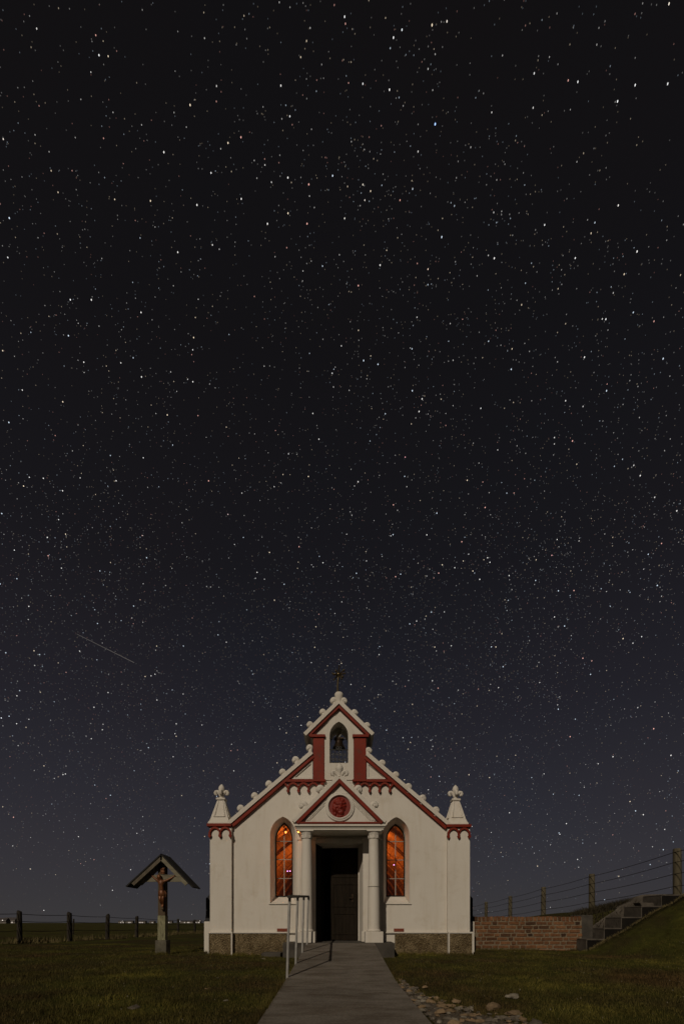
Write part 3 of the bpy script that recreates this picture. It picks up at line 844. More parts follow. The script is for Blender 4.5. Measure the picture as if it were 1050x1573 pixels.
# columns
COLY = 9.98
for side, (xa_, xb_, ya_, yb_) in ((-1, (463.2, 478.0, 462.0, 480.4)), (1, (565.4, 580.0, 566.2, 584.6))):
    xc = X((461.9 if side < 0 else 575.0) * 0.5 + ((xa_ + xb_)/2) * 0.5, COLY) if False else X((ya_ + yb_)/2 * 0.35 + (xa_ + xb_)/2 * 0.65, COLY)
    rt, rb = (X(xb_, COLY) - X(xa_, COLY))/2, (X(yb_, COLY) - X(ya_, COLY))/2
    z_cap, z_base = Z(1289.5, COLY), Z(1428.0, COLY)
    H = z_cap - z_base
    prf = [(rb + (rt - rb) * (t ** 1.25), H * t) for t in (0, .12, .25, .4, .55, .7, .85, 1.0)]
    shaft = MB().lathe(prf, (xc, COLY, z_base), 32).build('column', M['white'], C, smooth=True)
    MB().lathe([(rb*1.02, -.002), (rb*1.16, .006), (rb*1.18, .026), (rb*1.06, .040), (rb*1.0, .052)], (xc, COLY, z_base - .048), 32).build('base_ring', M['white'], shaft, smooth=True)
    MB().box(xc - .195, xc + .195, COLY - .195, COLY + .195, FLOOR, z_base - .048).build('pedestal', M['white'], shaft, bevel=0.010)
    if side > 0:
        MB().lathe([(rb*.985, 0), (rb*1.0, .004), (rb*.985, .008)], (xc, COLY, Z(1363, COLY)), 32).build('joint', M['concrete'], shaft, smooth=True)
    # capital: neck ring, bell flaring to a square, leaf on each corner and face
    ztop = Z(1279.2, COLY)
    hcap = ztop - z_cap
    vv, ff = [], []
    N = 32
    for t in (0, .15, .5, .8, 1.0):
        for k in range(N):
            a = 2*math.pi*k/N
            r0 = rt*1.02
            sq = 1.0 / max(abs(math.cos(a)), abs(math.sin(a)))
            r1 = rt*1.38*(1 + (sq - 1)*.55)
            r = r0 + (r1 - r0) * (t**1.6)
            vv.append((xc + r*math.cos(a), COLY + r*math.sin(a), z_cap + hcap*t))
    for i in range(4):
        for k in range(N): ff.append((i*N+k, i*N+(k+1) % N, (i+1)*N+(k+1) % N, (i+1)*N+k))
    ff.append(tuple(4*N + k for k in range(N)))
    cap = MB().add(vv, ff).build('capital', M['white'], shaft, smooth=True)
    MB().lathe([(rt*1.0, 0), (rt*1.09, .008), (rt*1.0, .018)], (xc, COLY, z_cap - .006), 32).build('neck_ring', M['white'], shaft, smooth=True)
    for k in range(8):
        a = -math.pi/2 + k*math.pi/4
        ca, sa = math.cos(a), math.sin(a)
        def lp(r, t_, h): return (xc + r*ca - t_*sa, COLY + r*sa + t_*ca, z_cap + h*hcap)
        MB().add([lp(rt*1.03, -.045, .04), lp(rt*1.03, .045, .04), lp(rt*1.20, 0, .08), lp(rt*1.12, -.036, .45), lp(rt*1.12, .036, .45), lp(rt*1.32, 0, .86), lp(rt*1.26, 0, .45)],
                 [(0, 2, 6, 3), (2, 1, 4, 6), (3, 6, 5), (6, 4, 5), (0, 3, 5, 4, 1)]).build('leaf', M['white'], shaft)
    ha = (X(481.6, COLY) - X(459.3, COLY))/2
    MB().box(xc - ha, xc + ha, COLY - ha, COLY + ha, ztop, Z(1276.6, COLY)).build('abacus', M['white'], shaft, bevel=0.005)
    MB().box(xc - ha*.9, xc + ha*.9, COLY - ha*.9, COLY + ha*.9, Z(1276.6, COLY), Z(1275.0, DF) - 0.001).build('impost', M['white'], shaft)
    # flat pilaster on the wall behind
    xp0, xp1 = (X(458.5), X(484.8)) if side < 0 else (X(556.8), X(584.2))
    pil = MB().box(xp0, xp1, YW - 0.10, YW - 0.002, FLOOR, Z(1292)).build('anta', M['white'], C, bevel=0.004)
    MB().box(xp0 - .025, xp1 + .02, YW - 0.13, YW - 0.104, FLOOR, Z(1431)).build('anta_base', M['white'], pil, bevel=0.006)
    MB().box(xp0 - .02, xp1 + .02, YW - 0.125, YW - 0.001, Z(1292) + .001, Z(1288)).build('anta_cap', M['white'], pil, bevel=0.005)
# lintel over the door recess, stepped casing, door
MB().box(X(484.8), X(556.8), YW - 0.07, YW + 0.435, Z(1296), Z(1291) + 0.02).build('lintel', M['white'], C, bevel=0.004)
DD = YW + 0.50
for a, c_ in ((480.0, 494.5), (549.8, 561.0)):
    MB().box(X(a, DD), X(c_, DD), YW + 0.441, DD + .05, FLOOR, Z(1292, DD)).build('door_jamb', M['white'] if a > 500 else M['frame_and_shade'], C)  # left jamb coloured dark to paint in its shade, right one plain white
for s_, (a, c_) in ((-1, (484.5, 486.0)), (1, (555.0, 557.5))):
    # splayed reveal from the opening back to the jamb
    x0 = X(484.5) if s_ < 0 else X(557.5)
    x1 = X(494.0, DD) if s_ < 0 else X(550.2, DD)
    MB().prism([(0, 0), (1, 0), (1, 1), (0, 1)], 0, 1)
    q = [(x0 - s_*.002, YW + .03), (x1, DD), (x1, DD + .04), (x0 + s_*.002, DD + .04)]
    vv = [(a_, b_, FLOOR) for a_, b_ in q] + [(a_, b_, Z(1296)) for a_, b_ in q]
    k_ = len(q)
    MB().add(vv, [tuple(range(k_)), tuple(range(k_, 2*k_))[::-1]] + [(i, (i+1) % k_, k_ + (i+1) % k_, k_ + i) for i in range(k_)]).build('door_reveal', M['white'] if s_ > 0 else M['frame_and_shade'], C)  # left reveal's dark colour is painted shade, right one stays white
MB().box(X(484, DD), X(561, DD), YW + 0.445, DD + .05, Z(1303, DD), Z(1290, DD)).build('door_head', M['white'], C)
# right-hand leaf closed, left-hand leaf swung inwards; added near-black box paints the shade behind
lx0, lx1 = X(508.0, DD), X(549.8, DD)
zd0, zd1 = FLOOR + .012, Z(1303.2, DD)
leaf = MB().box(lx0, lx1, DD - .0, DD + .045, zd0, zd1).build('door', M['door'], C, bevel=0.003)
for (a, c_, e0, e1) in ((.06, .94, .06, .30), (.06, .94, .36, .62), (.06, .94, .68, .95)):
    xa_, xb_ = lx0 + (lx1-lx0)*a, lx0 + (lx1-lx0)*c_
    za_, zb_ = zd0 + (zd1-zd0)*e0, zd0 + (zd1-zd0)*e1
    MB().prism([(xa_, za_), (xb_, za_), (xb_, zb_), (xa_, zb_)], DD - .014, DD - .0005,
               [[(xa_+.04, za_+.04), (xb_-.04, za_+.04), (xb_-.04, zb_-.04), (xa_+.04, zb_-.04)]]).build('door_panel', M['door'], leaf)
MB().tube([(X(541, DD), DD, Z(1380, DD)), (X(541, DD), DD - .05, Z(1380, DD)), (X(541, DD) - .09, DD - .055, Z(1380, DD))], .011, 8).build('handle', M['bell'], leaf)
MB().box(X(541, DD) - .022, X(541, DD) + .022, DD - .006, DD + .002, Z(1386, DD), Z(1374, DD)).build('lock_plate', M['bell'], leaf)
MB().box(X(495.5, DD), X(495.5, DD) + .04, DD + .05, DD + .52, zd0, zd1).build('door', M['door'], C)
shade_box = MB()
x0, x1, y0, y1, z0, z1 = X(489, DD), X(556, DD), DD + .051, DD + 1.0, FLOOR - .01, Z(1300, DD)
shade_box.add([(x0,y0,z0),(x1,y0,z0),(x1,y1,z0),(x0,y1,z0),(x0,y0,z1),(x1,y0,z1),(x1,y1,z1),(x0,y1,z1)], [(0,3,2,1),(4,5,6,7),(1,2,6,5),(2,3,7,6),(3,0,4,7)])
shade_box.build('door_shade', M['door_shade'], C)  # added box, its blackness stands in for deep shade in the doorway

# pediment with medallion, mouldings, raking boards, coping, crockets and lily
PF = DF - 0.01
tri = P([(457.0, 1264.5), (521.2, 1199.5), (586.5, 1264.5)], PF)
ped = MB().prism([(tri[0][0], zt1 + .001), tri[1], (tri[2][0], zt1 + .001)], PF + 0.03, YW - 0.005).build('pediment', M['white'], C)
MB().box(X(455.4, PF), X(587.2, PF), PF - 0.035, PF + 0.028, zt1 + .002, Z(1263.2, PF)).build('pediment_base_board', M['red'], ped)
band('pediment_board', (455.0, 1263.2), (521.3, 1197.0), 0.066, PF - 0.045, PF + 0.029, M['red'], ped, PF)
band('pediment_board', (587.6, 1263.2), (520.9, 1197.0), 0.066, PF - 0.046, PF + 0.029, M['red'], ped, PF)
band('pediment_coping', (452.5, 1265.0), (521.6, 1196.6), 0.075, PF - 0.055, YW - 0.02, M['white'], ped, PF, up=True)
band('pediment_coping', (590.0, 1265.0), (520.6, 1196.6), 0.075, PF - 0.056, YW - 0.021, M['white'], ped, PF, up=True)
mcx, mcz = X(521.6, PF), Z(1239.5, PF)
for k_, (dx_, th_) in enumerate(((7.5, .018), (11.5, .015), (15.0, .012))):
    for s_ in (-1, 1):
        x_b = 521.4 + s_*(62 - dx_); x_t = 521.4 + s_*(8 + dx_*.35)
        pts = []
        for t in np.linspace(0, 1, 14):
            px_ = x_b + (x_t - x_b)*t; py_ = 1261.5 - dx_*.10 - (abs(x_b - px_))
            p_ = (X(px_, PF), PF + 0.026, Z(py_, PF))
            if math.hypot(p_[0]-mcx, p_[2]-mcz) > .315: pts.append(p_)
        if len(pts) > 1:
            MB().tube([pts[0], pts[-1]] if True else pts, th_, 6).build('tympanum_moulding', M['white'], ped, smooth=True)
# ring and disc
rp = [(.315, 0), (.318, .018), (.300, .034), (.285, .030), (.272, .045), (.250, .048), (.236, .030), (.232, 0)]
vv, ff = [], []
N = 48
for r, h in rp:
    for k in range(N):
        a = 2*math.pi*k/N; vv.append((mcx + r*math.cos(a), PF + .029 - h, mcz + r*math.sin(a)))
for i in range(len(rp) - 1):
    for k in range(N): ff.append((i*N+k, i*N+(k+1) % N, (i+1)*N+(k+1) % N, (i+1)*N+k))
MB().add(vv, ff).build('medallion_ring', M['white'], ped, smooth=True)
# relief: bearded head with long hair, modelled as a height field on the disc
def relief(u, v):
    """u right, v up, in disc radii"""
    g = lambda cu, cv, su, sv: math.exp(-(((u-cu)/su)**2 + ((v-cv)/sv)**2))
    u0 = u - 0.10
    face = max(0.0, 1 - (u0/.36)**2 - ((v - .02)/.60)**2) ** .5
    h = .62*face
    hair = max(0.0, 1 - ((u + .02)/.62)**2 - ((v - .12)/.74)**2) ** .6
    h = max(h, .46*hair + (.08*math.sin(9*math.atan2(v - .1, u0) + 5*math.hypot(u0, v)) if hair > 0 else 0))
    lock = max(0.0, 1 - ((u + .48 + .1*v)/.20)**2 - ((v + .25)/.55)**2) ** .6
    h = max(h, .40*lock*(1 + .30*math.sin(12*v + 4*u)))
    h -= .17*g(-.05, .13, .10, .07) + .17*g(.28, .13, .10, .07)
    h += .06*g(-.05, .13, .05, .035) + .06*g(.28, .13, .05, .035)
    h += .20*g(.13, .0, .05, .16) + .10*g(.13, -.10, .09, .05)
    h += .10*g(.11, .27, .30, .05)
    h -= .10*g(.11, -.24, .14, .03)
    beard = max(0.0, 1 - ((u - .10)/.30)**2 - ((v + .48)/.30)**2) ** .5
    h = max(h, .52*beard + .05*math.sin(15*u + 4*v)*(beard > 0))
    neck = max(0.0, 1 - ((u - .08)/.28)**2) * max(0, min(1, (-v - .45)*3))
    h = max(h, .22*neck)
    h += .09*g(u, .40 + .04*math.sin(9*u), 1, .05)*(hair > .1)
    r = math.hypot(u, v)
    return max(0.0, h) * max(0.0, min(1.0, (1.0 - r)*6))
R_ = .238; G = 64
vv, ff, idx = [], [], {}
for j in range(G + 1):
    for i in range(G + 1):
        u, v_ = -1 + 2*i/G, -1 + 2*j/G
        r = math.hypot(u, v_)
        if r > 1.035: continue
        if r > 0.985: u, v_ = u/r, v_/r
        idx[(i, j)] = len(vv)
        vv.append((mcx + u*R_, PF + .026 - .115*relief(u, v_), mcz + v_*R_))
for j in range(G):
    for i in range(G):
        q = [(i, j), (i+1, j), (i+1, j+1), (i, j+1)]
        q = [idx[a] for a in q if a in idx]
        if len(q) >= 3: ff.append(tuple(q))
MB().add(vv, ff).build('medallion', M['terracotta'], ped, smooth=True)['label'] = 'round red relief of a bearded head with long hair'
for q, s_ in (((491,1213.8), -1), ((465,1239), -1), ((550.9,1214.3), 1), ((576,1238), 1)):
    crocket(q[0], q[1] + 1.5, s_, PF + .05, ped, PF, s=1.12, tilt=-0.2)
fleur(ped, X(521.2, PF), PF + .05, Z(1196.5, PF), Z(1171.5, PF) - Z(1196.5, PF), X(534, PF) - X(508.4, PF), full=False)

# ---- the hut behind: barrel roof, low side walls, side dormers, painted vault inside
NB = 25.0
def barrel(hw, h, z0, y0, y1, n=40, zmin=0.0):
    pts = []
    for i in range(n + 1):
        a = math.pi * i / n
        pts.append((X(520.5) - hw*math.cos(a), z0 + h*math.sin(a)))
    return pts
def shell(pts, y0, y1, corr=0):
    vv, ff = [], []
    ny = 2
    for y in np.linspace(y0, y1, ny):
        vv += [(p[0], y, p[1]) for p in pts]
    n = len(pts)
    for j in range(ny - 1):
        for i in range(n - 1): ff.append((j*n+i, j*n+i+1, (j+1)*n+i+1, (j+1)*n+i))
    return MB().add(vv, ff)
nave = shell(barrel(2.98, 3.72, -.1, 0, 0), YW + .435, NB).build('hut_roof', M['hut'], C, smooth=True)
va = shell(barrel(2.90, 3.64, -.1, 0, 0), YW + .442, NB - .05).build('vault', M['vault'], C, smooth=True)
for k in range(9):
    yy = 11.6 + k * 1.5
    MB().tube([(p[0], yy, p[1]) for p in barrel(2.87, 3.61, -.1, 0, 0, 28)], .045, 6).build('vault_rib', M['vault'], va, smooth=True)
bw = barrel(2.97, 3.71, -.1, 0, 0)
MB().prism(bw, NB - .05, NB + .1).build('end_wall', M['white'], C)
MB().box(X(520.5) - 2.85, X(520.5) + 2.85, YW + .45, NB - .06, .1, .28).build('nave_floor', M['dado'], C)
for s_ in (-1, 1):
    cxh = X(520.5)
    a, c_ = sorted((cxh + s_*2.72, cxh + s_*2.76))
    MB().box(a, c_, YW + .5, NB - .1, .28, 1.05).build('dado', M['dado'], va)
    a, c_ = sorted((cxh + s_*2.95, cxh + s_*3.40))
    MB().box(a, c_, 11.45, NB, -.2, .77).build('side_wall', M['white'], C, bevel=0.02)
    a, c_ = sorted((cxh + s_*2.7, cxh + s_*3.30))
    dm = MB().prism([(cxh + s_*2.6, .772), (cxh + s_*3.42, .772), (cxh + s_*3.40, .95), (cxh + s_*3.40, 1.36), (cxh + s_*3.30, 1.46), (cxh + s_*2.5, 1.56)], 11.62, 13.4).build('dormer', M['hut'], C)
# ceiling lamps inside, close under the vault
for (x_, y_, z_, en, lab) in ((-1.395, 11.30, 2.985, 2.2, 'orange bulb glowing near the top of the left chapel window'), (1.02, 12.35, 3.06, 6.0, 'orange ceiling lamp inside the chapel behind the right window')):
    lamp = empty('ceiling_lamp', (x_, y_, z_), lab, 'lamp')
    MB().ball((x_, y_, z_), .028, 12, 8).build('bulb', M['bulb'], lamp, smooth=True)
    MB().lathe([(.016, .020), (.030, .026), (.034, .05), (.012, .11)], (x_, y_, z_), 14).build('socket', M['brass'], lamp, smooth=True)
    ld = bpy.data.lights.new('lamp_light', 'POINT'); ld.energy = en; ld.color = (1.0, 0.21, 0.028); ld.shadow_soft_size = .05
    lo = bpy.data.objects.new('lamp_light', ld); COL.objects.link(lo); lo.parent = lamp; lo.location = (0, .06, -.08)
lx_, ly_, lz_ = X(520.5), 14.2, 2.95
lamp = empty('hanging_lamp', (lx_, ly_, lz_), 'orange lamp hanging over the nave, its glow filling both chapel windows', 'lamp')
MB().ball((lx_, ly_, lz_), .07, 14, 10).build('bulb', M['bulb'], lamp, smooth=True)
MB().tube([(lx_, ly_, lz_ + .07), (lx_, ly_, 3.56)], .008, 6).build('cord', M['iron'], lamp)
MB().lathe([(.03, .10), (.06, .07), (.15, .02), (.155, .015)], (lx_, ly_, lz_ + .02), 20).build('shade', M['brass'], lamp, smooth=True)
ld = bpy.data.lights.new('nave_light', 'POINT'); ld.energy = 150; ld.color = (1.0, 0.22, 0.030); ld.shadow_soft_size = .12
lo = bpy.data.objects.new('nave_light', ld); COL.objects.link(lo); lo.parent = lamp; lo.location = (0, 0, -.10)
# small magenta spotlights inside
for (px_, py_, d_, lab) in ((441.3, 1338.6, 13.6, 'tiny magenta light seen in the left chapel window, left of two'), (445.2, 1338.6, 13.6, 'tiny magenta light seen in the left chapel window, right of two'),
                       (604.7, 1329.0, 13.6, 'single tiny magenta light seen in the right chapel window')):
    e_ = empty('spotlight', (X(px_, d_), d_, Z(py_, d_)), lab, 'light', 'magenta lights inside the chapel')
    MB().ball((X(px_, d_), d_, Z(py_, d_)), .017, 10, 8).build('lens', M['led'], e_, smooth=True)
    MB().lathe([(.012, .03), (.024, .03), (.026, .09), (.01, .11)], (X(px_, d_), d_ + .03, Z(py_, d_) - .06), 12).build('housing', M['iron'], e_, smooth=True)
    MB().tube([(X(px_, d_), d_ + .03, Z(py_, d_) - .03), (X(px_, d_), d_ + .03, .30)], .008, 6).build('stand', M['iron'], e_)
# little orange bulb under the left end of the porch cornice
bx_, by_, bz_ = X(457.6, 10.05), 10.05, Z(1276.3, 10.05)
cl = empty('cornice_lamp', (bx_, by_, bz_), 'tiny orange bulb under the left end of the porch cornice', 'lamp')
MB().ball((bx_, by_, bz_), .021, 12, 8).build('bulb', M['bulb'], cl, smooth=True)
MB().lathe([(.014, 0), (.016, .02), (.012, Z(1275.0, DF) - bz_ - .012)], (bx_, by_, bz_ + .014), 10).build('socket', M['iron'], cl, smooth=True)
ld = bpy.data.lights.new('bulb_light', 'POINT'); ld.energy = 1.0; ld.color = (1.0, .30, .06); ld.shadow_soft_size = .02
lo = bpy.data.objects.new('bulb_light', ld); COL.objects.link(lo); lo.parent = cl; lo.location = (0, 0, -.045)

# bell in the belfry opening
bell = empty('bell', (X(520.2), YW + .30, Z(1150, YW + .3)), 'dark bronze bell hanging in the belfry opening under a pale headstock', 'bell')
bd = YW + .30
zc = Z(1136.5, bd)
MB().lathe([(.150, Z(1150, bd) - zc), (.142, Z(1148.4, bd) - zc), (.108, Z(1145, bd) - zc), (.092, Z(1141, bd) - zc), (.084, Z(1138, bd) - zc), (.055, 0.0), (.004, .006)], (X(520.2), bd, zc), 22).build('bell_body', M['bell'], bell, smooth=True)
MB().box(X(513, bd), X(528, bd), bd - .07, bd + .07, Z(1136.3, bd), Z(1134.8, bd)).build('yoke', M['bell'], bell)
MB().add(*(lambda q: ([(a, bd - .05, b_) for a, b_ in q] + [(a, bd + .05, b_) for a, b_ in q], [(0,1,2,3), (7,6,5,4), (0,4,5,1), (1,5,6,2), (2,6,7,3), (3,7,4,0)]))(P([(514.8,1134.5),(520.8,1134.5),(526.2,1124.2),(519.5,1123.2)], bd))).build('headstock', M['plank'], bell)
MB().box(X(514.6, bd), X(526.6, bd), bd + .052, bd + .10, Z(1134.4, bd), Z(1131.2, bd)).build('headstock_board', M['plank'], bell)
MB().tube([(X(520.8, bd), bd - .07, Z(1134.6, bd)), (X(526.4, bd), bd - .07, Z(1124.4, bd))], .016, 6).build('lever', M['galv'], bell)
MB().tube([(X(506.5, bd), bd, Z(1135.5, bd)), (X(534, bd), bd, Z(1135.5, bd))], .008, 6).build('axle', M['iron'], bell)
MB().tube([(X(520.2, bd), bd, Z(1140, bd)), (X(520.2, bd), bd, Z(1150.5, bd))], [.008, .02], 8).build('clapper', M['bell'], bell)
# ------------------------------------------------------------------ low apron beside the porch
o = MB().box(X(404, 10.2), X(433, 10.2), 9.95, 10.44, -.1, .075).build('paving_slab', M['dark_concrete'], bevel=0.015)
tag(o, 'low damp concrete slab left of the porch floor', 'slab')

# ------------------------------------------------------------------ handrail beside the ramp
hr = empty('handrail', (-.76, 7.9, path_z(7.9)), 'galvanised four-post handrail with dark top bar along the ramp', 'handrail')
hp = []
for px_ in (440.5, 453.5, 463.4, 470.6):
    d = -.742 * F / (px_ - CX)
    hp.append((-.742, d))
tops = [Z(q, d) for q, (x, d) in zip((1377.5, 1377.5, 1377.5, 1377.5), hp)]
for (x, d), zt_ in zip(hp, tops):
    MB().tube([(x, d, ground_z(x - .1, d) - .12), (x + .018, d, (zt_)*.5), (x + .036, d, zt_ - .05)], .0185, 12).build('post', M['galv'], hr, smooth=True)
    MB().tube([(x + .036, d, zt_ - .07), (x + .037, d, zt_ - .005)], .0195, 12).build('bracket', M['dark_rail'], hr, smooth=True)
x = hp[0][0] + .036
pts = [(x, hp[0][1] - .10, tops[0] - .01)] + [(x, d, z_) for (_, d), z_ in zip(hp, tops)] + [(x + .0, hp[-1][1] + .05, tops[-1] + .004), (x + .0, hp[-1][1] + .09, tops[-1] - .02), (x, hp[-1][1] + .10, tops[-1] - .08)]
MB().tube(pts, .0215, 12).build('top_rail', M['dark_rail'], hr, smooth=True)

# ------------------------------------------------------------------ brick retaining wall, brick by brick
BWD = 12.05
wx0, wx1, wz0, wz1 = X(722, BWD), X(893, BWD), -.10, Z(1408.3, BWD)
bwall = empty('brick_wall', ((wx0+wx1)/2, BWD, 0), 'low weathered red brick retaining wall right of the chapel', 'wall')
MB().box(wx0, wx1, BWD + .012, BWD + .24, wz0, wz1 - .02).build('mortar_core', M['mortar'], bwall)
def brick_mesh(l, h, dp):
    mb = MB().box(-l/2, l/2, -dp/2, dp/2, -h/2, h/2)
    me = mb.mesh('brick', M['brick'])
    bm = bmesh.new(); bm.from_mesh(me)
    bmesh.ops.bevel(bm, geom=bm.edges[:], offset=.011, segments=1, affect='EDGES')
    for v in bm.verts: v.co += Vector((random.uniform(-1, 1), random.uniform(-1, 1), random.uniform(-1, 1))) * .006
    bm.to_mesh(me); bm.free()
    return me
pitch = .1045; bh = .080
STR = [brick_mesh(.262, bh, .11) for _ in range(4)]; HEAD = [brick_mesh(.122, bh, .11) for _ in range(3)]
ROW = [brick_mesh(.082, .118, .20) for _ in range(4)]
zt_ = wz1 - .128
k = 0
while True:
    zc = zt_ - pitch * (k + .5)
    if zc < -.06: break
    x = wx0 + (0.0 if k % 2 == 0 else -.07) + random.uniform(-.02, .02)
    j = k % 3
    while x < wx1 - .03:
        header = (j % 3 == 2) if k % 2 == 0 else (j % 2 == 1)
        l = .122 if header else .262
        if x + l > wx1 + .05: header, l = True, .122
        if x >= wx0 - .02:
            me = random.choice(HEAD if header else STR)
            link('brick', me, bwall, (x + l/2, BWD + .055 + random.uniform(-.005, .004), zc + random.uniform(-.004, .004)), rot=(random.uniform(-.03, .03), random.uniform(-.02, .02) + (math.pi if random.random() < .5 else 0), random.uniform(-.015, .015)))
        x += l + random.uniform(.020, .034); j += 1
    k += 1
x = wx0 + .045
while x < wx1 - .02:
    link('coping_brick', random.choice(ROW), bwall, (x, BWD + .098, wz1 - .060 + random.uniform(-.012, .008)), rot=(random.uniform(-.04, .04), random.uniform(-.05, .05), random.uniform(-.05, .05)))
    x += .104 + random.uniform(-.006, .010)
# short return at the end of the wall
MB().box(X(893, BWD) + .002, X(911, BWD), BWD + .02, BWD + .6, -.1, Z(1406, BWD)).build('return_wall', M['dark_concrete'], bwall, bevel=.02)

# ------------------------------------------------------------------ concrete steps up the bank
SD = 11.55
steps = empty('steps', (X(905, SD), SD, 0), 'concrete steps climbing the grass bank on the right', 'steps')
sp = [(902, 929, 1443), (929, 955.5, 1426), (955.5, 986.5, 1409), (986.5, 1017, 1392), (1017, 1075, 1374.5)]
for i, (a, c_, t_) in enumerate(sp):
    x0, x1, zt_ = X(a, SD), X(c_, SD), Z(t_, SD)
    zl = Z(sp[i-1][2], SD) if i else 0.0
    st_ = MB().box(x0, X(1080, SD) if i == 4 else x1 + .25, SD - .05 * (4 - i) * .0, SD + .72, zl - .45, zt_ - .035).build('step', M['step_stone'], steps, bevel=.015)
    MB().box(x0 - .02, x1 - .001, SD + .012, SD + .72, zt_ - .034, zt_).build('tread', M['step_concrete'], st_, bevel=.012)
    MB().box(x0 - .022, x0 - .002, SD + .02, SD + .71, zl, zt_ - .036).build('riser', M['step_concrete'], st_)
SP = SD + .74
MB().prism(P([(856,1460),(872,1452),(902,1429),(930,1408.5),(944,1400),(950,1393.5),(968,1385.5),(976,1378.5),(990,1374.5),(1022,1374.0),(1090,1373),(1090,1440),(960,1459)], SP), SP, SP + .16).build('parapet', M['step_concrete'], steps, bevel=.02)
MB().prism(P([(982,1386.5),(1020,1388),(1016,1393),(986,1393)], SD + .3), SD + .3, SD + .6).build('broken_block', M['step_concrete'], steps, bevel=.02)

# ------------------------------------------------------------------ fences
def wire(pts, parent, r=.004, sag=.03, n=6):
    out = []
    for a, b_ in zip(pts[:-1], pts[1:]):
        a, b_ = Vector(a), Vector(b_)
        for t in range(n):
            q = a.lerp(b_, t/n); q.z -= sag * 4 * (t/n) * (1 - t/n); out.append(q)
    out.append(Vector(pts[-1]))
    return MB().tube(out, r, 5).build('wire', M['wire'], parent)

fr_ = empty('post_fence', (8.7, 11.9, 1.4), 'stout wooden post and wire fence along the top of the bank', 'fence')
fx = 8.66
posts = []
for px_, top in ((1300, 1230), (1040, 1304), (908.5, 1343), (834, 1363), (783, 1377), (746, 1386), (722, 1392), (704, 1396)):
    d = fx * F / (px_ - CX)
    zt_ = Z(top, d)
    gz = zt_ - 1.16
    posts.append((fx, d, zt_, gz))
    rr = .098
    lean = random.uniform(-.012, .012)
    MB().tube([(fx, d, gz - .3), (fx + lean*.5, d, gz + .4), (fx + lean, d, zt_ - .02), (fx + lean, d, zt_)], [rr*1.03, rr, rr*.96, rr*.82], 12).build('post', M['fence_wood'], fr_, smooth=True)
for h in (.10, .36, .66, .98):
    wire([(x - .095, d, z_ - h) for x, d, z_, g in posts], fr_, .0085, .035)

fl = empty('field_fence', (-10.6, 22, 0), 'low dark post and wire fence along the field on the left', 'fence')
posts = []
for px_, b_, t_ in ((-62, 1451, 1397), (30, 1447.5, 1400), (107, 1444.5, 1402.5), (165, 1442.5, 1405.5), (210, 1440.5, 1408), (273.5, 1437.5, 1412), (299, 1437, 1413.2), (315, 1436.5, 1414)):
    d = 1.1 * F / (b_ - t_)
    x = X(px_, d); gz = ground_z(x, d)
    zt_ = Z(t_, d)
    posts.append((x, d, zt_, gz))
    rr = .085 + random.uniform(-.01, .012)
    MB().tube([(x, d, gz - .3), (x + random.uniform(-.015, .015), d, gz + .5), (x + random.uniform(-.02, .02), d, zt_ - .02), (x, d, zt_)], [rr*1.05, rr, rr*.95, rr*.8], 10).build('post', M['dark_post'], fl, smooth=True)
for h in (.10, .36, .70):
    wire([(x, d - .08, z_ - h) for x, d, z_, g in posts], fl, .011, .03)
# thin stakes behind
for px_, py_, d in ((112, 1412, 30), (357/3.18 + 0, 1413, 36)):
    MB().tube([(X(px_, d), d, ground_z(0, d)), (X(px_, d) + .05, d, Z(py_, d))], .05, 6).build('stake', M['dark_post'], fl)

# ------------------------------------------------------------------ wayside crucifix
KD = 10.55
kx = X(250.4, KD)
cru = empty('wayside_crucifix', (kx, KD, 0), 'roofed wooden wayside cross with a carved figure, on the lawn', 'crucifix')
pw = .088
base = MB().box(X(241.4, KD), X(258.6, KD), KD - .13, KD + .13, -.12, Z(1444.7, KD)).build('base', M['post_stone'], cru, bevel=.014)
MB().box(kx - pw - .004, kx + pw - .006, KD - pw, KD + pw, Z(1444.7, KD), Z(1407, KD)).build('lower_post', M['lichen_wood'], cru, bevel=.006)
MB().box(kx - pw, kx + pw - .010, KD - pw + .008, KD + pw - .008, Z(1407, KD) + .001, Z(1319, KD)).build('upper_post', M['brown_wood'], cru, bevel=.006)
MB().prism(P([(220.5,1355.2),(285,1355.2),(279,1344.2),(227,1344.2)], KD - .085), KD - .115, KD - .082).build('crossbeam', M['beam_wood'], cru, bevel=.004)
# roof: two boarded slopes, black felt on top, barge boards in front
ap = (X(247.5, KD - .24), Z(1311.5, KD - .24))
for side, ex, ey in ((-1, 193.0, 1361.5), (1, 296.5, 1362.5)):
    a = Vector(ap); e_ = Vector((X(ex, KD - .24), Z(ey, KD - .24)))
    t = (e_ - a).normalized(); nn = Vector((-t.y, t.x))
    if nn.y > 0: nn = -nn
    q = [a, e_, e_ + nn*.030, a + nn*.030]
    if side > 0: q = [a + Vector((.002, 0)), e_, e_ + nn*.030, a + nn*.03 + Vector((.002, 0))]
    rf = MB().prism([(v.x, v.y) for v in q], KD - .25, KD + .30).build('roof_slope', M['roof_slate'], cru)
    e2 = e_ - t*.14
    q = [a + nn*.031, e2 + nn*.031, e2 + nn*.115, a + nn*.115 + t * (0.085 if side < 0 else 0.085)]
    MB().prism([(v.x, v.y) for v in q], KD - .235, KD - .208).build('barge_board', M['beam_wood'] if side > 0 else M['old_wood'], rf)
    for k in range(3):
        y0 = KD - .204 + k*.168
        q = [a + nn*.031 + t*.02, e2 + nn*.031, e2 + nn*.052, a + nn*.052 + t*.05]
        MB().prism([(v.x, v.y) for v in q], y0, y0 + .162).build('roof_board', M['old_wood'], rf)
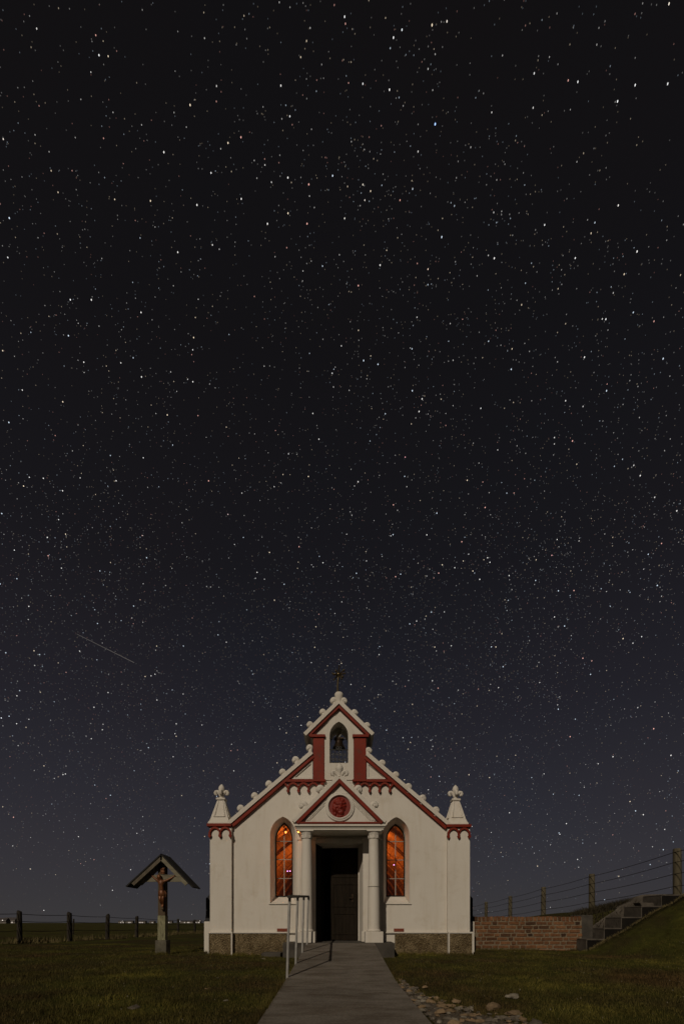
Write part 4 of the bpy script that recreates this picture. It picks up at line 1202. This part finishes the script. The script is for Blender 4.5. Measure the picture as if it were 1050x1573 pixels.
# carved figure: one skinned body
def skinned(name, verts, edges, radii, mat, parent, sub=2):
    me = bpy.data.meshes.new(name)
    W = WORLD[parent.name]
    me.from_pydata([tuple(Vector(v) - W) for v in verts], edges, [])
    me.materials.append(mat)
    o = bpy.data.objects.new(name, me); COL.objects.link(o); o.parent = parent
    WORLD[o.name] = W
    sk = o.modifiers.new('skin', 'SKIN'); sk.use_smooth_shade = True
    for i, r in enumerate(radii):
        me.skin_vertices[0].data[i].radius = r if hasattr(r, '__len__') else (r, r)
    me.skin_vertices[0].data[0].use_root = True
    sb = o.modifiers.new('sub', 'SUBSURF'); sb.levels = sub; sb.render_levels = sub
    return o
fy = KD - .150
def Q(px_, py_, dy=0.0): return (X(px_, fy), fy + dy, Z(py_, fy))
V = [Q(248.6,1371.5), Q(248.5,1366), Q(248.2,1359.5), Q(247.6,1354.5), Q(247.0,1351.6,-.015), Q(245.6,1348.6,-.035), Q(245.0,1345.6,-.035),      # 0 pelvis .. 6 crown
     Q(243.6,1354.6), Q(238.0,1350.0,.015), Q(232.6,1345.6,.035), Q(230.4,1344.2,.035),                                                        # 7 left shoulder .. hand
     Q(252.2,1354.4), Q(258.6,1351.4,.015), Q(265.0,1347.4,.035), Q(267.6,1345.6,.035),                                                        # 11 right
     Q(246.4,1374.5), Q(246.8,1382.5,-.045), Q(248.4,1390.5,.02), Q(248.8,1394.0,-.02),                                                        # 15 left leg
     Q(250.8,1374.5), Q(251.0,1382.5,-.040), Q(249.9,1390.0,.02), Q(249.8,1394.4,-.02)]                                                        # 19 right leg
E = [(0,1),(1,2),(2,3),(3,4),(4,5),(5,6),(3,7),(7,8),(8,9),(9,10),(3,11),(11,12),(12,13),(13,14),(0,15),(15,16),(16,17),(17,18),(0,19),(19,20),(20,21),(21,22)]
Rr = [(.062,.05),(.056,.045),(.066,.05),(.055,.045),.026,.044,.034, .034,.026,.021,.016, .034,.026,.021,.016, .042,.034,.024,.016, .042,.034,.024,.016]
fig = skinned('figure', V, E, Rr, M['bronze'], cru)
fig['label'] = 'reddish bronze carved figure with outstretched arms on the cross'
mb = MB()
mb.ball(Q(244.6, 1347.2, -.015), (.050, .045, .052), 12, 8)
mb.tube([Q(242.8,1349,-.01), Q(243.2,1353,-.02)], [.024, .012], 8).tube([Q(247.2,1349,.0), Q(247.4,1352.5,-.01)], [.02, .01], 8)
mb.build('hair', M['bronze'], fig, smooth=True)
mb = MB()
prf = [(.062, -.115), (.082, -.095), (.085, -.03), (.072, .02), (.066, .03)]
mb.lathe(prf, Q(248.6, 1370.5), 14, 1.0, .8)
mb.tube([Q(252.8,1369), Q(254.6,1373), Q(254.0,1378.5)], [.018, .022, .010], 7)
mb.build('loincloth', M['bronze'], fig, smooth=True)
for hx, hy, sg in ((230.4, 1344.2, -1), (267.6, 1345.6, 1)):
    hand = MB()
    for k in range(4):
        bpt = Q(hx + sg*.4, hy - .2 + (k-1.5)*.55, .025)
        hand.tube([bpt, (bpt[0] + sg*.022, bpt[1] - .012, bpt[2] + .010), (bpt[0] + sg*(.034 - .004*abs(k-1.3)), bpt[1] - .028, bpt[2] + .008)], [.0065, .006, .0045], 6)
    bpt = Q(hx - sg*.2, hy - .8, .02)
    hand.tube([bpt, (bpt[0] + sg*.008, bpt[1] - .018, bpt[2] + .016)], [.0075, .005], 6)
    hand.build('fingers', M['bronze'], fig, smooth=True)
# title board above the head: small carved cartouche
mb = MB().prism(P([(246.4,1334),(252.6,1333.4),(252.8,1343),(246.6,1343.2)], KD - .1), KD - .108, KD - .082)
tb = mb.build('title_board', M['bronze'], cru, bevel=.006)
for k in range(4):
    MB().tube(spiral(X(248.2 + (k % 2)*3.0, KD - .11), Z(1336.0 + (k//2)*4.4, KD - .11), .020, .008, k, k + 7, 12, KD - .112), .006, 6).build('carving', M['bronze'], tb, smooth=True)
MB().box(X(246.6, KD - .15), X(251, KD - .15), KD - .16, KD - .082, Z(1397.5, KD - .15), Z(1394.8, KD - .15)).build('foot_rest', M['brown_wood'], cru, bevel=.005)

# ------------------------------------------------------------------ rubble strip and stones
SHARP = []
def stone_mesh(seed, colour):
    bm = bmesh.new()
    bmesh.ops.create_icosphere(bm, subdivisions=2, radius=1.0)
    off = Vector((seed*3.1, seed*1.7, seed))
    for v in bm.verts:
        f_ = 1 + .50*noise.noise(v.co*1.3 + off) + .34*noise.noise(v.co*2.3 + off)
        v.co = v.co * f_
        v.co.z = max(v.co.z, -.55)
    me = bpy.data.meshes.new('stone'); bm.to_mesh(me); bm.free()
    SHARP.append(me)
    me.materials.append(M['stone_' + colour])
    me.polygons.foreach_set('use_smooth', [True]*len(me.polygons))
    return me
STONES = {c_: [stone_mesh(i, c_) for i in range(7)] for c_ in ('tan', 'grey', 'pale')}
for me in SHARP: me.set_sharp_from_angle(angle=math.radians(24))
def put_stone(x, y, s, label, group=None, flat=.5, idx=None, zoff=0.0, yaw=None, colour='grey'):
    me = STONES[colour][idx % 7] if idx is not None else random.choice(STONES[colour])
    o = link('stone', me, None, (x, y, ground_z(x, y) + s*flat*.28 + zoff), rot=(random.uniform(-.2, .2), random.uniform(-.2, .2), random.uniform(0, 6.3) if yaw is None else yaw), scale=(s, s*random.uniform(.62, .95), s*flat))
    return tag(o, label, 'stone', group)
def pix_ground(px_, py_):
    d = 5.0
    for _ in range(30):
        x = X(px_, d); d = (EYE - ground_z(x, d)) * F / (py_ - HZ)
    return X(px_, d), d
def strip_hi(y):      # outer edge of the rubble, measured from the path edge
    return float(np.interp(y, [3.2, 3.9, 4.4, 4.9, 5.5, 6.2, 6.6], [1.05, .85, .52, .30, .17, .09, .03]))
def plf(y): return PXC + PW + (0.026 * (5.9 - y) if y < 5.9 else 0.0)
mb = MB()
vv, ff = [], []
yy = np.linspace(3.0, 6.6, 60)
for i, y in enumerate(yy):
    w_ = strip_hi(y) * (1 + .35*noise.noise(Vector((y*2.3, 0, 5))))
    for t in (0, .33, .66, 1):
        x = plf(y) + .002 + w_*t
        vv.append((x, y, ground_z(x, y) + (.012 if 0 < t < 1 else -.004)))
for i in range(len(yy) - 1):
    for k in range(3): ff.append((i*4+k, i*4+k+1, i*4+5+k, i*4+4+k))
o = mb.add(vv, ff).build('gravel', M['gravel'], origin=(0, 0, 0))
tag(o, 'earthy gravel between the stones beside the path', 'gravel', kind='stuff')
SG = 'small stones in the rubble strip'
special = [((758, 1553), .072, 'largest rounded tan stone near the bottom edge, right of the rubble strip', .62, 2), ((788, 1535), .075, 'long pale grey stone lying in the grass right of the rubble', .38, 4),
           ((700, 1543), .05, 'tan orange stone in the middle of the rubble strip', .6, 1), ((676, 1560), .05, 'round tan stone next to the path in the lower rubble', .6, 6),
           ((636, 1522), .052, 'flat grey stone where the rubble strip narrows', .42, 3), ((652, 1520), .04, 'tan stone pair half sunk in grass by the narrow rubble', .5, 5),
           ((790, 1562), .085, 'broad grey stone in the bottom grass right of the tan stone', .35, 7)]
for (pp, s_, lab, fl_, ix) in special:
    x, y = pix_ground(*pp); put_stone(x, y, s_, lab, None, fl_, ix, .020, yaw=random.uniform(-.4, .4), colour='tan' if 'tan' in lab else ('pale' if 'pale' in lab else 'grey'))
n = 0
placed = []
tries = 0
while n < 285 and tries < 20000:
    tries += 1
    y = 3.25 + 3.2 * random.random() ** 1.5
    x = plf(y) + .02 + strip_hi(y) * random.random() ** .85 * 1.1
    s_ = random.choice((random.uniform(.014, .026), random.uniform(.022, .042), random.uniform(.034, .062))) * (1.1 if y < 4.6 else .8)
    if any((x-a)**2 + (y-b_)**2 < (.56*(s_+c_))**2 for a, b_, c_ in placed): continue
    placed.append((x, y, s_))
    colour = random.choice(('tan', 'grey', 'grey', 'pale', 'grey', 'tan'))
    zone = 'bottom' if y < 3.95 else ('middle' if y < 4.9 else 'narrow far end')
    edge = 'beside the path' if x - plf(y) < .3 * strip_hi(y) else ('near the grass' if x - plf(y) > .75 * strip_hi(y) else 'halfway across')
    size = 'large' if s_ > .038 else ('small' if s_ < .022 else 'middling')
    put_stone(x, y, s_, '%s %s stone at the %s of the rubble strip, %s' % (size, colour, zone, edge), SG, random.uniform(.28, .60), None, random.uniform(.004, .018), colour=colour)
    n += 1
for (pp, s_, lab) in (((347, 1538), .030, 'small pale stone on the lawn left of the path, nearest the camera'), ((318, 1520), .030, 'small tan stone flake on the lawn left of the path'),
                      ((334, 1503), .020, 'tiny pale stone on the left lawn closest to the chapel'), ((205, 1549), .06, 'flat grey stone sunk in the lawn at lower left'),
                      ((405, 1474), .05, 'small pale stone by the foot of the chapel plinth')):
    x, y = pix_ground(*pp); put_stone(x, y, s_, lab, None, .3, colour='tan' if 'tan' in lab else ('pale' if 'pale' in lab else 'grey'))

# ------------------------------------------------------------------ grass
def blades(name, pts, h0, h1, w0, w1, mat, label, lean=.6, parent=None, cat='grass'):
    n = len(pts)
    pts = np.asarray(pts)
    a = rng.uniform(0, 2*np.pi, n); h = rng.uniform(h0, h1, n); w = rng.uniform(w0, w1, n)
    la = rng.uniform(0, 2*np.pi, n); ll = h * rng.uniform(.1, lean, n)
    ca, sa = np.cos(a)*w, np.sin(a)*w
    v = np.empty((n, 3, 3), np.float32)
    v[:, 0, 0] = pts[:, 0] - ca; v[:, 0, 1] = pts[:, 1] - sa; v[:, 0, 2] = pts[:, 2] - .005
    v[:, 1, 0] = pts[:, 0] + ca; v[:, 1, 1] = pts[:, 1] + sa; v[:, 1, 2] = pts[:, 2] - .005
    v[:, 2, 0] = pts[:, 0] + np.cos(la)*ll; v[:, 2, 1] = pts[:, 1] + np.sin(la)*ll; v[:, 2, 2] = pts[:, 2] + h
    me = bpy.data.meshes.new(name)
    me.vertices.add(3*n); me.vertices.foreach_set('co', v.ravel())
    me.loops.add(3*n); me.loops.foreach_set('vertex_index', np.arange(3*n, dtype=np.int32))
    me.polygons.add(n); me.polygons.foreach_set('loop_start', np.arange(0, 3*n, 3, dtype=np.int32))
    me.update(calc_edges=True)
    me.materials.append(mat)
    o = link(name, me)
    return tag(o, label, cat, kind='stuff')

pts = []
while len(pts) < 170000:
    y = 2.8 + 12.5 * random.random() ** 1.35
    x = random.uniform(-.92*y - 1.2, .92*y + 1.2)
    if PXC - PW - .012 + max(0, .014*(5.9 - y)) < x < plf(y) + .012 and y < RAMP_TOP + .1: continue
    if -1.33 < x < 1.2 and y > RAMP_TOP - .02: continue
    if abs(x - X(520.5)) < 3.2 and y > YW - .16: continue
    if y > 11.9 and 3.3 < x < 12: continue
    if 6.0 < x and y > SD - .05: continue
    if 0 < x - plf(y) < strip_hi(y) * .85 and y < 6.6 and random.random() < .80: continue
    t = noise.noise(Vector((x*.9, y*.9, 11))) + .5*noise.noise(Vector((x*3.5, y*3.5, 2)))
    if t < -.18 and random.random() < .55: continue
    pts.append((x, y, ground_z(x, y)))
blades('grass', pts, .014, .042, .0022, .0045, M['grass'], 'short dark lawn grass around the path and chapel')
pts = []
while len(pts) < 36000:
    y = 3.0 + 9.0 * random.random() ** 1.4
    x = random.uniform(-.9*y - 1, .9*y + 1)
    if noise.noise(Vector((x*.7, y*.7, 31))) < -.05: continue
    if abs(x - PXC) < PW + .07 and y < RAMP_TOP + .1: continue
    if -1.45 < x < 1.3 and y > RAMP_TOP - .1: continue
    if abs(x - X(520.5)) < 3.3 and y > YW - .25: continue
    if y > 11.4 and x > 3.2: continue
    if 0 < x - plf(y) < strip_hi(y) * .6 and y < 6.6: continue
    rad_ = random.uniform(.02, .07)
    for _ in range(random.randint(8, 34)):
        xx, yy_ = x + random.gauss(0, rad_), y + random.gauss(0, rad_)
        pts.append((xx, yy_, ground_z(xx, yy_)))
blades('grass_clumps', pts, .028, .068, .0022, .0046, M['grass'], 'ragged longer clumps scattered through the lawn', 1.0)
pts = []
while len(pts) < 260:
    y = 3.4 + 8.0 * random.random()
    x = random.uniform(-.8*y, .8*y)
    if abs(x - PXC) < PW + .1 or (abs(x) < 3.3 and y > 9.6): continue
    pts.append((x, y, ground_z(x, y) + .03))
blades('lawn_flecks', pts, .006, .014, .003, .007, M['stone_pale'], 'tiny pale flecks scattered over the lawn', 1.0, cat='flecks')
# longer tufts hugging the path, plinth and wall
pts = []
def tufts(x0, y0, x1, y1, n, spread):
    for _ in range(n):
        t = random.random()
        if noise.noise(Vector((t*14, x0*3, y0))) < -.15: continue
        x, y = x0 + (x1-x0)*t + random.gauss(0, spread), y0 + (y1-y0)*t + random.gauss(0, spread)
        if abs(x - PXC) < PW - .035 and y < RAMP_TOP: continue
        pts.append((x, y, ground_z(x, y)))
tufts(PXC - PW - .02, 3.2, PXC - PW - .02, 9.6, 4200, .03)
tufts(PXC + PW + .02, 5.4, PXC + PW + .02, 9.7, 2200, .03)
tufts(X(323), YW - .2, X(405), YW - .2, 1100, .025)
tufts(X(608), YW - .2, X(724), YW - .2, 1400, .025)
tufts(X(726, 12), 11.98, X(893, 12), 11.98, 1500, .04)
tufts(X(240, KD), KD - .17, X(262, KD), KD - .17, 300, .03)
blades('long_grass', pts, .03, .10, .0025, .0055, M['grass'], 'longer grass tufts along the path edges and wall feet', .7)
# pale dry grass on the edge of the bank in front of the steps
pts = []
for _ in range(3600):
    t = random.random()
    px_ = 905 + 165*t
    d = SD - .10 - abs(random.gauss(0, .10))
    x = X(px_, d)
    pts.append((x, d, ground_z(x, d)))
blades('dry_bank_grass', pts, .02, .07, .003, .007, M['dry_grass'], 'pale dry grass along the bank edge below the steps', .9)
# dry grass under the field fence
pts = []
for _ in range(5200):
    t = random.random() * 6.9
    i = int(t); q = t - i
    fp = posts
    a, b_ = fp[i], fp[min(i+1, len(fp)-1)]
    x, y = a[0] + (b_[0]-a[0])*q + random.gauss(0, .22), a[1] + (b_[1]-a[1])*q + random.gauss(0, .3)
    if noise.noise(Vector((x*.8, y*.8, 0))) < -.1: continue
    pts.append((x, y, ground_z(x, y)))
blades('dry_fence_grass', pts, .06, .28, .008, .018, M['dry_grass'], 'pale dry grass at the foot of the field fence', .8)
# scrub on top of the retaining wall
pts = []
for _ in range(5200):
    t = random.random()
    px_ = 884 + 92*t + random.gauss(0, 3)
    d = 12.30 + random.random()*.7
    x = X(px_, d)
    pts.append((x, d, bank_z(x, max(d, 12.34)) - (random.random()*.5 if d < 12.45 else .02)))
blades('scrub', pts, .06, .26, .008, .018, M['scrub'], 'dark matted scrub on the bank above the brick wall end', 1.1, cat='scrub')

# ------------------------------------------------------------------ far houses with lights along the horizon
random.seed(21)
FH = 'far houses on the horizon'
far = [(-6, 600, 26, 7, 'leftmost', 'long pale lit building at the far left of the horizon'), (14, 620, 16, 8, '', 'pale lit house just right of the long building at far left'),
       (186, 900, 12, 5, '', 'far lit house left of the fence post beside the cross'), (198, 880, 14, 5, '', 'far pale house with bright lights directly behind the fence post near the cross'),
       (218, 900, 13, 5, '', 'far dim house between the fence post and the cross'), (233, 930, 10, 5, '', 'far dim house touching the left side of the cross post'),
       (261, 900, 8, 5, '', 'far lit house just right of the cross post'), (281, 880, 12, 5, '', 'far house with bright lights between the two posts right of the cross'),
       (291, 860, 12, 5, '', 'far bright lit house left of the last fence post'), (303, 800, 10, 6, '', 'far lit house beside the white side wall of the chapel')]
for (px_, d, wd, ht, _, lab) in far:
    x = X(px_, d); gz = -.5
    h = empty('far_house', (x, d, gz), lab, 'house', FH)
    zg = -.75
    MB().box(x - wd/2, x + wd/2, d, d + 8, zg, zg + ht*.55 + 1).build('wall', M['far_wall'], h)
    zr = zg + ht*.55 + 1
    MB().add([(x - wd/2 - .3, d - .3, zr), (x + wd/2 + .3, d - .3, zr), (x + wd/2 + .3, d + 8.3, zr), (x - wd/2 - .3, d + 8.3, zr), (x - wd/2 - .3, d + 4, zr + ht*.42), (x + wd/2 + .3, d + 4, zr + ht*.42)],
             [(0, 1, 5, 4), (2, 3, 4, 5), (0, 4, 3), (1, 2, 5), (3, 2, 1, 0)]).build('roof', M['far_roof'], h)
    for k in range(random.choice((1, 2, 2, 3))):
        wx = x - wd*.4 + wd*.8*random.random()
        MB().box(wx - .9, wx + .9, d - .06, d - .01, zg + 1.2, zg + 2.9).build('window', M['lit_window'], h)
    if random.random() < .45:
        lx = x + random.uniform(-.6, .6)*wd
        st_ = MB().tube([(lx, d - 3, zg), (lx, d - 3, zg + 4.6)], .08, 6).build('lamp_post', M['iron'], h)
        MB().ball((lx, d - 3, zg + 4.7), .55, 8, 6).build('lamp_globe', M['street_light'], st_)
